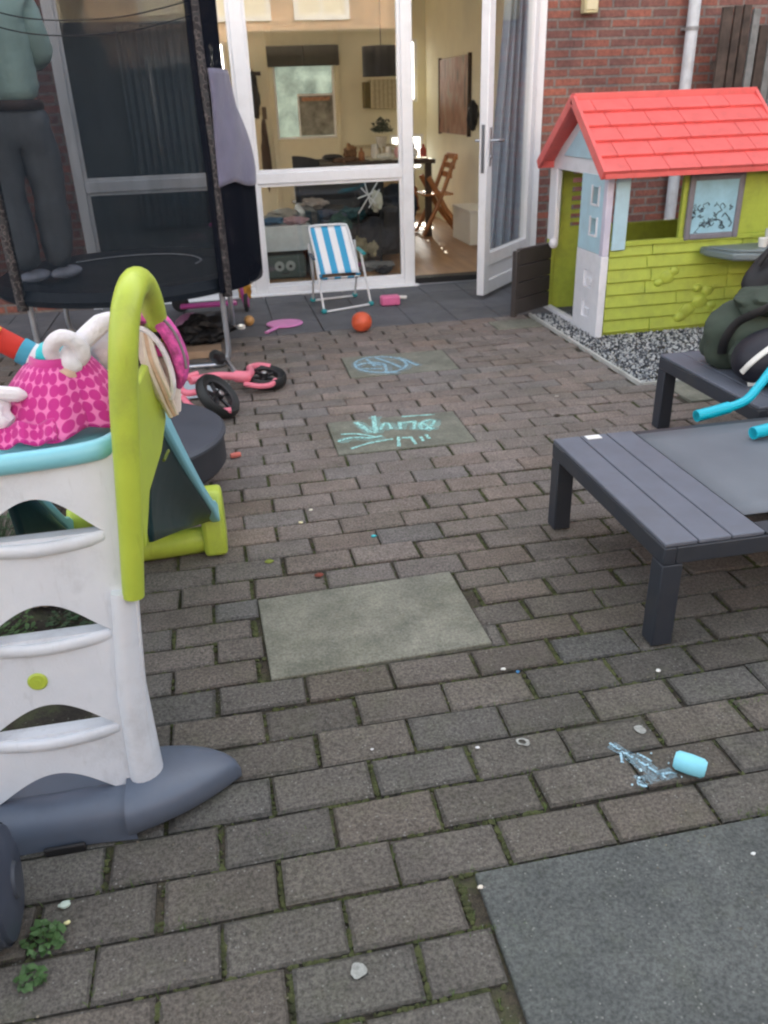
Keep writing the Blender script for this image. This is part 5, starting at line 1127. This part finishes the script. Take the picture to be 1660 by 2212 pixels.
obj('leg', tube(nb(), [BLp, (.655, 5.96, .24), (.64, 6.0, .44)], tb, 10), ct, t); obj('leg', tube(nb(), [BRp, (.99, 6.05, .24), (.975, 6.04, .44)], tb, 10), ct, t)
obj('stretcher', tube(nb(), [FLp, FRp], tb, 10), ct, t); obj('stretcher', tube(nb(), [BLp, BRp], tb, 10), ct, t)
obj('back_frame', tube(nb(), curve([(.69, 5.86, .24), (.668, 5.95, .42), (.655, 6.02, .53), (.68, 6.035, .55), (.78, 6.04, .552), (.90, 6.035, .55), (.925, 6.02, .53), (.945, 5.95, .42), (.965, 5.86, .24)], 4), tb, 10), ct, t)
b = nb(); tube(b, [(.648, 5.80, .362), (.645, 6.02, .372)], .013, 8, flat=(.6, 1)); obj('armrest', b, M('arm_navy', (.02, .05, .09), .5), t)
b = nb(); tube(b, [(1.01, 5.86, .37), (1.0, 6.05, .38)], .016, 8, flat=(.6, 1)); obj('armrest', b, teal2, t)
for p in (FLp, FRp, BLp, BRp): obj('joint', blob(nb(), (p[0], p[1], .018), (.022, .022, .018), 2, .03, 2), teal2, t)
obj('joint', blob(nb(), (.69, 5.86, .235), (.02, .02, .015), 2, .03, 2), M('joint_blue', (.02, .20, .34), .5), t); obj('joint', blob(nb(), (.965, 5.87, .235), (.02, .02, .015), 2, .03, 2), MC['joint_blue'], t)
# ball, pink box, paddle
b = nb(); blob(b, (.855, 5.15, .066), (.066, .066, .064), 3, .015, 4); tag(obj('ball', b, M('ball_red', (.62, .10, .04), .4, var=.3, scale=9)), 'orange red ball lying on the dark tiles in front of the striped chair', 'ball')
t = thing('toy_case', 'small pink plastic case lying on the tiles right of the striped chair', 'toy', (1.18, 5.86, 0)); pk = M('pink_plastic', (.72, .16, .34), .4)
obj('body', box(1.115, 1.255, 5.81, 5.89, .001, .07, mat=None), pk, t, bevel=.014); obj('handle', tube(nb(), [(1.255, 5.86, .05), (1.31, 5.86, .045)], .012, 8), whitec, t)
t = thing('toy_paddle', 'flat pink plastic bat lying on the tiles left of the ball', 'toy', (.38, 5.45, 0)); pk2 = M('pink_violet', (.72, .25, .55), .4)
b = nb(); lathe(b, [(0, 0), (.118, 0), (.124, .006), (.118, .013), (0, .013)], (.39, 5.50, .004), n=32)
for v in b.verts: v.co.x = .39+(v.co.x-.39)*1.0; v.co.y = 5.50+(v.co.y-5.50)*.85
obj('blade', b, pk2, t); obj('handle', tube(nb(), [(.33, 5.41, .011), (.255, 5.29, .012)], [.016, .013], 10, flat=(.6, 1.2)), pk2, t)

# balance bike lying on its side
t = thing('balance_bike', 'pink balance bike with black wheels lying on its side on the paving', 'bicycle', (0, 4.0, 0)); bp_ = M('bike_pink', (.78, .20, .27), .35, var=.04); rub = M('rubber', (.012, .014, .014), .55, var=.2, bump=.4, bscale=120)
def wheel(c, ax, rr=.120, tw=.028):
    ax = Vector(ax).normalized(); O = Vector(c)
    prof = [(rr-.034, -tw*.6), (rr-.012, -tw), (rr-.002, -tw*.6), (rr, 0), (rr-.002, tw*.6), (rr-.012, tw), (rr-.034, tw*.6), (rr-.034, -tw*.6)]
    wo_ = obj('wheel', lathe(nb(), prof, O, axis=ax, n=40), rub, t)
    b = nb(); lathe(b, [(rr-.046, -tw*.5), (rr-.033, -tw*.62), (rr-.033, tw*.62), (rr-.046, tw*.5), (rr-.046, -tw*.5)], O, axis=ax, n=36); lathe(b, [(0, -tw), (.022, -tw), (.024, 0), (.022, tw), (0, tw)], O, axis=ax, n=18)
    a = ax.orthogonal().normalized(); c_ = ax.cross(a)
    for k in range(5):
        th = k*2*math.pi/5; d = a*math.cos(th)+c_*math.sin(th); tube(b, [O+d*.018, O+d*(rr-.04)], .010, 6)
    obj('rim', b, M('rim_black', (.02, .02, .022), .4), wo_)
    obj('hub_cap', lathe(nb(), [(0, tw+.004), (.012, tw+.003), (.014, tw), (0, tw)], O, axis=ax, n=14), steel, wo_)
    return a, c_
wheel((-.075, 3.80, .098), (.62, -.28, .58)); wheel((.165, 4.20, .05), (.12, -.12, 1))
obj('fork', tube(nb(), curve([(-.13, 3.80, .15), (-.17, 3.83, .12), (-.22, 3.86, .11), (-.25, 3.92, .12), (-.24, 3.98, .14), (-.16, 4.02, .15)], 6), .016, 10), bp_, t)
obj('fork', tube(nb(), curve([(-.02, 3.72, .05), (-.12, 3.73, .05), (-.20, 3.79, .06), (-.24, 3.86, .09)], 6), .015, 10), bp_, t)
obj('steering_tube', tube(nb(), [(-.24, 3.92, .11), (-.36, 3.97, .10)], .022, 12), bp_, t)
obj('frame', tube(nb(), curve([(-.20, 3.98, .13), (-.08, 4.06, .12), (.02, 4.09, .10), (.07, 4.10, .09), (.10, 4.16, .09), (.10, 4.25, .09), (.15, 4.31, .08), (.21, 4.30, .07)], 6), [.020]*12+[.030]*8+[.019]*23, 12), bp_, t)
obj('frame_stay', tube(nb(), curve([(.06, 4.08, .06), (.13, 4.05, .05), (.19, 4.07, .045), (.22, 4.14, .045)], 5), .014, 10), bp_, t)
b = nb(); blob(b, (-.06, 4.22, .17), (.04, .13, .035), 3, .06, 3, rot=Euler((R(-25), R(30), R(-20))).to_matrix()); obj('saddle', b, rub, t)
obj('seat_post', tube(nb(), [(-.02, 4.25, .15), (.03, 4.12, .10)], .012, 10), steel, t)
obj('handlebar', tube(nb(), curve([(-.36, 3.80, .20), (-.37, 3.93, .13), (-.36, 4.02, .07), (-.38, 4.15, .03)], 5), .011, 10), blk, t)
for p, q in (((-.355, 3.77, .215), (-.368, 3.86, .165)), ((-.37, 4.10, .042), (-.385, 4.19, .022))): obj('grip', tube(nb(), [p, q], .016, 10), rub, t)
# pale grey shoe box lid / sheet next to bike
tag(obj('plastic_sheet', blob(nb(), (-.20, 4.22, .012), (.16, .16, .012), 7, .2), M('sheet_pale', (.50, .56, .60), .5)), 'crumpled pale plastic sheet under the bike by the trampoline foot', 'plastic sheet')

# round dark table top behind the slide
t = thing('round_table', 'low round dark grey table behind the slide', 'table', (-.42, 2.98, 0)); dg = M('dark_grey', (.055, .062, .078), .5, var=.1, dirt=.1); dg2 = M('dark_grey_side', (.03, .032, .04), .6)
cxp, cyp = -.42, 3.0
b = nb(); lathe(b, [(0, .25), (.34, .25), (.365, .246), (.375, .235), (.375, .225), (.37, .222), (0, .222)], (cxp, cyp, 0), n=56); obj('tabletop', b, dg, t)
b = nb(); lathe(b, [(.365, .2215), (.366, .12), (.355, .105), (0, .105)], (cxp, cyp, 0), n=56); obj('skirt', b, dg2, t)
b = nb(); lathe(b, [(.15, .104), (.17, .0), (0, 0)], (cxp, cyp, 0), n=24); obj('pedestal', b, dg2, t)

# wheel of a ride-on at the left edge
t = thing('toy_cart_wheel', 'dark blue grey toy wheel with ribbed tread at the left edge of the photo', 'wheel', (-.56, 1.09, .10)); wm = M('wheel_blue', (.05, .06, .085), .45, var=.15, dirt=.3)
b = nb(); prof = [(0, -.055), (.07, -.055), (.098, -.045), (.108, -.02), (.109, 0), (.108, .02), (.098, .045), (.07, .055), (0, .055)]; lathe(b, prof, (-.535, 1.115, .11), axis=(1, .12, 0), n=40); obj('tyre', b, wm, t)
b = nb()
for k in range(5): lathe(b, [(.108-.002*abs(k-2), -.003), (.1115-.003*abs(k-2), 0), (.108-.002*abs(k-2), .003)], Vector((-.535, 1.115, .11))+Vector((1, .12, 0)).normalized()*(k-2)*.018, axis=(1, .12, 0), n=40)
obj('tread_rib', b, wm, t)
lathe_ = obj('hub', lathe(nb(), [(0, .062), (.03, .06), (.034, .055), (0, .055)], (-.535, 1.115, .11), axis=(1, .12, 0), n=20), dg, t)

# ================================================================== CHALK AND SMALL LITTER
chm, c_t, c_b = nodes('chalk'); c_t.nodes.remove(c_b); oo = c_t.nodes['Material Output']; tr = N(c_t, 'ShaderNodeBsdfTransparent'); df = N(c_t, 'ShaderNodeBsdfDiffuse'); df.inputs[0].default_value = (.42, .78, .72, 1)
tc = N(c_t, 'ShaderNodeTexCoord'); nz = N(c_t, 'ShaderNodeTexNoise', i_Scale=150.0, i_Detail=3.0); c_t.links.new(tc.outputs['Object'], nz.inputs['Vector']); r = ramp(c_t, [(.38, (.15, .15, .15)), (.52, (.95, .95, .95))]); c_t.links.new(nz.outputs['Fac'], r.inputs[0]); mx = N(c_t, 'ShaderNodeMixShader'); c_t.links.new(r.outputs[0], mx.inputs[0]); c_t.links.new(tr.outputs[0], mx.inputs[1]); c_t.links.new(df.outputs[0], mx.inputs[2]); c_t.links.new(mx.outputs[0], oo.inputs[0])
chm2 = chm.copy(); chm2.node_tree.nodes[[n.name for n in chm2.node_tree.nodes if n.bl_idname == 'ShaderNodeBsdfDiffuse'][0]].inputs[0].default_value = (.36, .56, .66, 1)
CH1= [[(0.537, 3.527), (0.58, 3.376)], [(0.632, 3.583), (0.6, 3.363)], [(0.629, 3.397), (0.659, 3.469), (0.678, 3.463), (0.679, 3.39)], [(0.732, 3.47), (0.717, 3.379)], [(0.733, 3.454), (0.807, 3.458)], [(0.801, 3.457), (0.774, 3.363)], [(0.806, 3.368), (0.827, 3.435), (0.88, 3.457), (0.883, 3.418), (0.826, 3.348), (0.806, 3.368)], [(0.827, 3.435), (0.855, 3.339)], [(0.42, 3.305), (0.483, 3.335), (0.568, 3.31), (0.62, 3.323)], [(0.463, 3.209), (0.557, 3.253), (0.658, 3.271)], [(0.447, 3.386), (0.515, 3.374), (0.589, 3.318)], [(0.687, 3.29), (0.665, 3.177)], [(0.698, 3.273), (0.735, 3.263)], [(0.738, 3.275), (0.741, 3.181)], [(0.78, 3.263), (0.782, 3.209)], [(0.81, 3.282), (0.811, 3.227)], [(0.756, 3.531), (0.911, 3.517)]]
CH2= [[(0.966, 4.352), (0.943, 4.299), (0.903, 4.261), (0.852, 4.244), (0.798, 4.249), (0.748, 4.276), (0.71, 4.321), (0.688, 4.378), (0.688, 4.44), (0.708, 4.495), (0.748, 4.537), (0.801, 4.557), (0.858, 4.551), (0.911, 4.522), (0.95, 4.473), (0.969, 4.413), (0.966, 4.352)], [(0.686, 4.411), (0.755, 4.445), (0.832, 4.387)], [(0.783, 4.459), (0.846, 4.394), (0.825, 4.228)], [(0.823, 4.539), (0.879, 4.429), (0.927, 4.303)], [(0.819, 4.23), (0.892, 4.228)], [(0.951, 4.498), (1.024, 4.316)], [(0.712, 4.348), (0.818, 4.315)], [(0.769, 4.521), (0.791, 4.367)]]
def ribbon(b, pts, w_, z):
    P = curve([(x, y, 0) for x, y in pts], 5)
    for a, c in zip(P, P[1:]):
        d = (c-a)
        if d.length < 1e-4: continue
        n_ = Vector((-d.y, d.x, 0)).normalized()*w_*random.uniform(.75, 1.2); b.faces.new([b.verts.new(a-n_+Vector((0, 0, z))), b.verts.new(c-n_+Vector((0, 0, z))), b.verts.new(c+n_+Vector((0, 0, z))), b.verts.new(a+n_+Vector((0, 0, z)))])
random.seed(5)
chf = chm.copy(); chf.node_tree.nodes[[n.name for n in chf.node_tree.nodes if n.bl_idname == 'ShaderNodeValToRGB'][0]].color_ramp.elements[1].color = (.34, .34, .34, 1); chf.node_tree.nodes[[n.name for n in chf.node_tree.nodes if n.bl_idname == 'ShaderNodeValToRGB'][0]].color_ramp.elements[0].color = (0, 0, 0, 1)
for CH_, c_, nm_ in ((CH1, chf, 'rubbed turquoise chalk dust round the letters on the middle slab'), (CH2, None, 'rubbed blue chalk dust inside the oval on the farthest slab')):
    if c_ is None: c_ = chf.copy(); c_.node_tree.nodes[[n.name for n in c_.node_tree.nodes if n.bl_idname == 'ShaderNodeBsdfDiffuse'][0]].inputs[0].default_value = (.36, .56, .66, 1)
    b = nb()
    for i, s_ in enumerate(CH_[:9]): ribbon(b, [(x+.006, y-.008) for x, y in s_], .026, .0024+.00008*i)
    tag(obj('chalk_dust', b, c_, smooth=False), nm_, 'chalk dust')
b = nb()
for i, s_ in enumerate(CH1): ribbon(b, s_, .0075 if i > 1 else .012, .0032+.0001*i)
tag(obj('chalk_drawing', b, chm, smooth=False), 'turquoise chalk letters and strokes on the middle paving slab', 'chalk drawing')
b = nb()
for i, s_ in enumerate(CH2): ribbon(b, s_, .008, .0032+.0001*i)
tag(obj('chalk_drawing', b, chm2, smooth=False), 'pale blue chalk oval on the farthest paving slab', 'chalk drawing')
b = nb()
for s_ in ([(.745, 1.305), (.775, 1.25)], [(.78, 1.245), (.80, 1.205), (.815, 1.18)], [(.76, 1.19), (.75, 1.175), (.765, 1.165)], [(.80, 1.19), (.83, 1.19), (.845, 1.185)], [(.755, 1.27), (.745, 1.24)], [(.79, 1.26), (.81, 1.23)]): ribbon(b, s_, .0032, .0045)
tag(obj('chalk_smear', b, chm2, smooth=False), 'pale chalk smears on the bricks left of the chalk stick', 'chalk smear')
b = nb()
for s_ in ([(.745, 1.30), (.80, 1.20)], [(.75, 1.18), (.84, 1.19)]): ribbon(b, s_, .016, .0040)
tag(obj('chalk_dust', b, c_, smooth=False), 'thin blue chalk dust on the bricks left of the chalk stick', 'chalk dust')
random.seed(31)
cg = M('chalk_grit', (.50, .70, .78), .9)
for k in range(9):
    b = nb(); blob(b, (random.uniform(.735, .85), random.uniform(1.16, 1.30), .0045), (random.uniform(.002, .004),)*3, k, .3, 1)
    o = tag(obj('chalk_grit', b, cg, smooth=False), 'tiny crumb of blue chalk among the smears beside the chalk stick', 'chalk', 'crumbs of blue chalk beside the stick')
b = nb(); lathe(b, [(0, -.034), (.016, -.033), (.021, -.026), (.0225, 0), (.021, .026), (.016, .033), (0, .034)], (.873, 1.185, .0235), axis=(.75, -.62, -.05), n=20); tag(obj('chalk_stick', b, M('chalk_blue', (.26, .68, .80), .9, var=.05, bump=.3)), 'thick stub of light blue chalk lying on the bricks', 'chalk')
b = nb(); lathe(b, [(0, -.022), (.010, -.021), (.012, 0), (.010, .021), (0, .022)], (-.022, 3.25, .013), axis=(1, .25, 0), n=14); tag(obj('chalk_stick', b, M('chalk_coral', (.72, .20, .16), .9)), 'small coral red chalk piece on the bricks right of the slide', 'chalk')
gum = M('gum_pale', (.30, .31, .285), .95, var=.35, scale=120)
def spot(x, y, r_, lb, ring=False):
    b = nb(); n_ = 18; rr = [r_*random.uniform(.85, 1.1) for _ in range(n_)]
    lathe(b, [(r_*.55 if ring else 0, .0005), (r_*.7, .0009), (r_, .0)], (x, y, .0034), n=22)
    for v in b.verts: v.co.xy = Vector((x, y)) + (v.co.xy-Vector((x, y)))*(1+.45*mnoise.noise(v.co*70))
    tag(obj('lichen_spot', b, gum), lb, 'lichen spot', 'pale round lichen spots on the bricks')
spot(.556, 1.355, .014, 'pale lichen spot on the brick left of the chalk stick', True); spot(.833, 1.331, .013, 'pale lichen spot on the brick above the chalk stick'); spot(.092, .893, .014, 'bright lichen spot on a brick at the bottom of the photo')
# crumbs of chalk, paint and pebbles
spots = [(.41, 2.415, .010, (.05, .45, .5)), (.18, 2.58, .008, (.7, .65, .4)), (.226, 2.671, .007, (.75, .73, .6)), (.60, 1.62, .007, (.7, .7, .65)), (.632, 1.60, .006, (.05, .2, .4)), (.98, 1.52, .007, (.75, .75, .7)), (.45, 1.36, .005, (.7, .7, .7)), (.215, 1.41, .004, (.7, .7, .7)), (-.42, 1.14, .011, (.50, .60, .52)), (-.41, 1.10, .006, (.75, .7, .35)), (.345, 1.005, .006, (.7, .65, .55)), (.88, .96, .005, (.7, .72, .7)), (1.55, 3.6, .01, (.45, .4, .35))]
for i, (x, y, r_, c_) in enumerate(spots):
    b = nb(); blob(b, (x, y, .004), (r_, r_*.7, r_*.45), 60+i, .25, 2); o = obj('crumb', b, M('crumb%d' % i, c_, .8)); 
    cn = 'turquoise' if c_[2] > c_[0]*2 else ('yellow' if c_[2] < c_[0]*.65 else 'white')
    tag(o, '%s crumb on the bricks %s' % (cn, ['in the middle of the path', 'left of the path centre', 'above the yellow crumb', 'right of the pale slab', 'touching the white crumb right of the slab', 'below the front lounger leg', 'below the large pale slab', 'in the joint left of the spots', 'beside the toy wheel', 'next to the green weed', 'at the corner of the dark slab', 'on the near dark slab', 'near the rear lounger leg'][i]), 'crumb')
for k, (x, y, lb, c_) in enumerate(((.196, 2.205, 'dark red stain-coloured leaf bit in the joint above the pale slab', (.16, .035, .02)), (.05, 2.33, 'yellow green leaf on the bricks below the slide end', (.17, .21, .03)), (1.45, 3.35, 'dark curled leaf on the bricks left of the rear lounger', (.05, .035, .02)))):
    b = nb(); sheet(b, lambda u, v: Vector((x+(u-.5)*.030, y+(v-.5)*.026*math.sin(u*3.0+.1)**.7, .005+.004*math.sin(u*3)*math.sin(v*3))), 6, 4); tag(obj('leaf', b, M('leafc%d' % k, c_, .7), solid=.001), lb, 'leaf')

# ------------------------------------------------------------------ moss, grass in the joints, weeds
gm = M('grass_green', (.07, .12, .025), .7, var=.4, scale=4); mm = M('moss_green', (.052, .060, .020), .95, var=.55, scale=28)
random.seed(11)
def onslab(x, y): return any(a-.004 < x < c+.004 and YB[r0+n0]+.004 < y < YB[r0]-.004 for a, c, r0, n0 in SLABS)
b = nb()
def blade(x, y, h, w_, lean):
    a = random.random()*6.28; d = Vector((math.cos(a), math.sin(a), 0)); s = Vector((-d.y, d.x, 0))*w_; p = Vector((x, y, -.012))
    m_ = p+Vector((0, 0, h*.6))+d*lean*.35; e = p+Vector((0, 0, h))+d*lean
    v = [b.verts.new(p-s), b.verts.new(p+s), b.verts.new(m_+s*.7), b.verts.new(m_-s*.7), b.verts.new(e)]
    b.faces.new((v[0], v[1], v[2], v[3])); b.faces.new((v[3], v[2], v[4]))
cnt = 0
while cnt < 1500:
    y = random.uniform(.75, 3.3); x = random.uniform(-.6, 2.1)
    dens = mnoise.noise(Vector((x*2.2, y*2.2, 3)))
    if dens < .05 and random.random() < .93: continue
    r_ = rowat(y)
    if random.random() < .5: y = YB[r_+1]+.0035+random.uniform(-.002, .003)
    else: x = phase(r_)+round((x-phase(r_))/PL)*PL-.007+random.uniform(-.004, .004)
    if onslab(x, y): continue
    blade(x, y, random.uniform(.010, .024), .0009, random.uniform(.004, .018)); cnt += 1
for (cx_, cy_, n_) in ((1.10, 1.36, 60), (.95, 1.05, 50), (.28, 1.70, 40), (1.22, 1.35, 60), (-.03, 1.22, 18), (.03, 1.14, 18), (.34, .92, 25), (-.20, 1.05, 30)):
    for k in range(n_): blade(cx_+random.gauss(0, .03), cy_+random.gauss(0, .004), random.uniform(.010, .022), .001, random.uniform(.004, .018))
tag(obj('grass', b, gm, smooth=False), 'short grass blades growing in the joints of the paving', 'grass', kind='stuff')
b = nb(); cnt = 0
while cnt < 8500:
    y = random.uniform(.75, 3.6); x = random.uniform(-.6, 2.0); dens = mnoise.noise(Vector((x*1.7+9, y*1.7, 5)))
    if dens < .0 and random.random() < .8: continue
    r_ = rowat(y)
    if random.random() < .45: y = YB[r_+1]+.0035
    else: x = phase(r_)+round((x-phase(r_))/PL)*PL-.0075; y = YB[r_]+(YB[r_+1]-YB[r_])*random.uniform(.1, .9)
    if onslab(x, y): continue
    s = random.uniform(.0022, .0062); blob(b, (x, y, -.009), (s*random.uniform(1, 2), s*random.uniform(1, 1.8), s*1.0), cnt, .5, 1); cnt += 1
tag(obj('moss', b, mm, smooth=False), 'cushions of moss in the joints of the paving', 'moss', kind='stuff')
random.seed(44)
b = nb()
for k in range(1400):
    x, y = random.uniform(-.55, 2.0), random.uniform(.72, 3.2)
    if mnoise.noise(Vector((x*1.3, y*1.3, 8))) < -.05: continue
    s = random.uniform(.0008, .0022); blob(b, (x, y, .003), (s, s, s*.6), k, .4, 1)
tag(obj('grit', b, M('grit', (.16, .14, .10), .95, var=.7, scale=9), smooth=False), 'fine grit and soil crumbs scattered over the paving', 'grit', kind='stuff')
def weed(x, y, n_, rad, h, lb, col, seed):
    random.seed(seed); t = thing('weed', lb, 'weed', (x, y, 0)); b = nb(); st_b = nb()
    for k in range(n_):
        a = random.random()*6.28; r_ = rad*math.sqrt(random.random()); z = h*random.uniform(.15, 1)*(1-.5*r_/rad); c = Vector((x+r_*math.cos(a), y+r_*math.sin(a), z)); L_ = random.uniform(.004, .013)
        d = Vector((random.gauss(0, 1), random.gauss(0, 1), random.gauss(0, .35))).normalized(); s = d.cross(Vector((0, 0, 1))).normalized()
        v = [b.verts.new(c-d*L_), b.verts.new(c-d*L_*.1+s*L_*.6), b.verts.new(c+d*L_), b.verts.new(c-d*L_*.1-s*L_*.6)]; b.faces.new(v)
        if k % 4 == 0: tube(st_b, [(x+r_*.2*math.cos(a), y+r_*.2*math.sin(a), -.01), tuple(c)], .0009, 4)
    obj('leaves', b, col, t, smooth=False); obj('stem', st_b, col, t)
wg = M('weed_green', (.05, .11, .03), .6, var=.4, scale=40); wd_ = M('weed_dark', (.03, .065, .025), .7, var=.5, scale=40)
weed(-.445, 1.07, 70, .035, .035, 'bright green weed growing beside the dark toy wheel', wg, 1); weed(-.455, 1.00, 40, .025, .025, 'smaller green weed below the toy wheel', wg, 2)
for k, (x, y, n_, rd, h_, lb) in enumerate(((-.78, 2.05, 500, .16, .16, 'green plant seen through the third rung opening of the slide'), (-.86, 2.65, 700, .22, .22, 'dark tangled plant seen through the top rung opening of the slide'))): weed(x, y, n_, rd, h_, lb, wg if k == 0 else wd_, 5+k)
b = nb(); sheet(b, lambda u, v: Vector((-1.7+1.33*u, 1.56+.80*v, .006+.022*math.sin(u*math.pi)*math.sin(v*math.pi)+.010*mnoise.noise(Vector((u*14, v*9, 0))))), 40, 26); struct('soil', b, stonemat('bed_soil', (.016, .013, .010), (.040, .032, .022), speck=.5, moss=.5, bump=1, grime=.4))
for k, (x, y, n_, rd, h_, lb) in enumerate(((-.60, 1.86, 260, .11, .10, 'low leafy plant in the soil seen through the second lowest opening of the slide'), (-.50, 2.12, 260, .10, .09, 'low leafy plant in the soil right under the slide chute'), (-.72, 1.66, 220, .09, .08, 'small dark plant in the soil close behind the slide ladder'))): weed(x, y, n_, rd, h_, lb, wd_, 15+k)
heap('garden_stone', 'pale garden stone behind the slide ladder', 'stone', (-.62, 2.25, .05), (.09, .06, .05), M('stone_pale', (.25, .23, .19), .9, bump=.6), 71, .15)
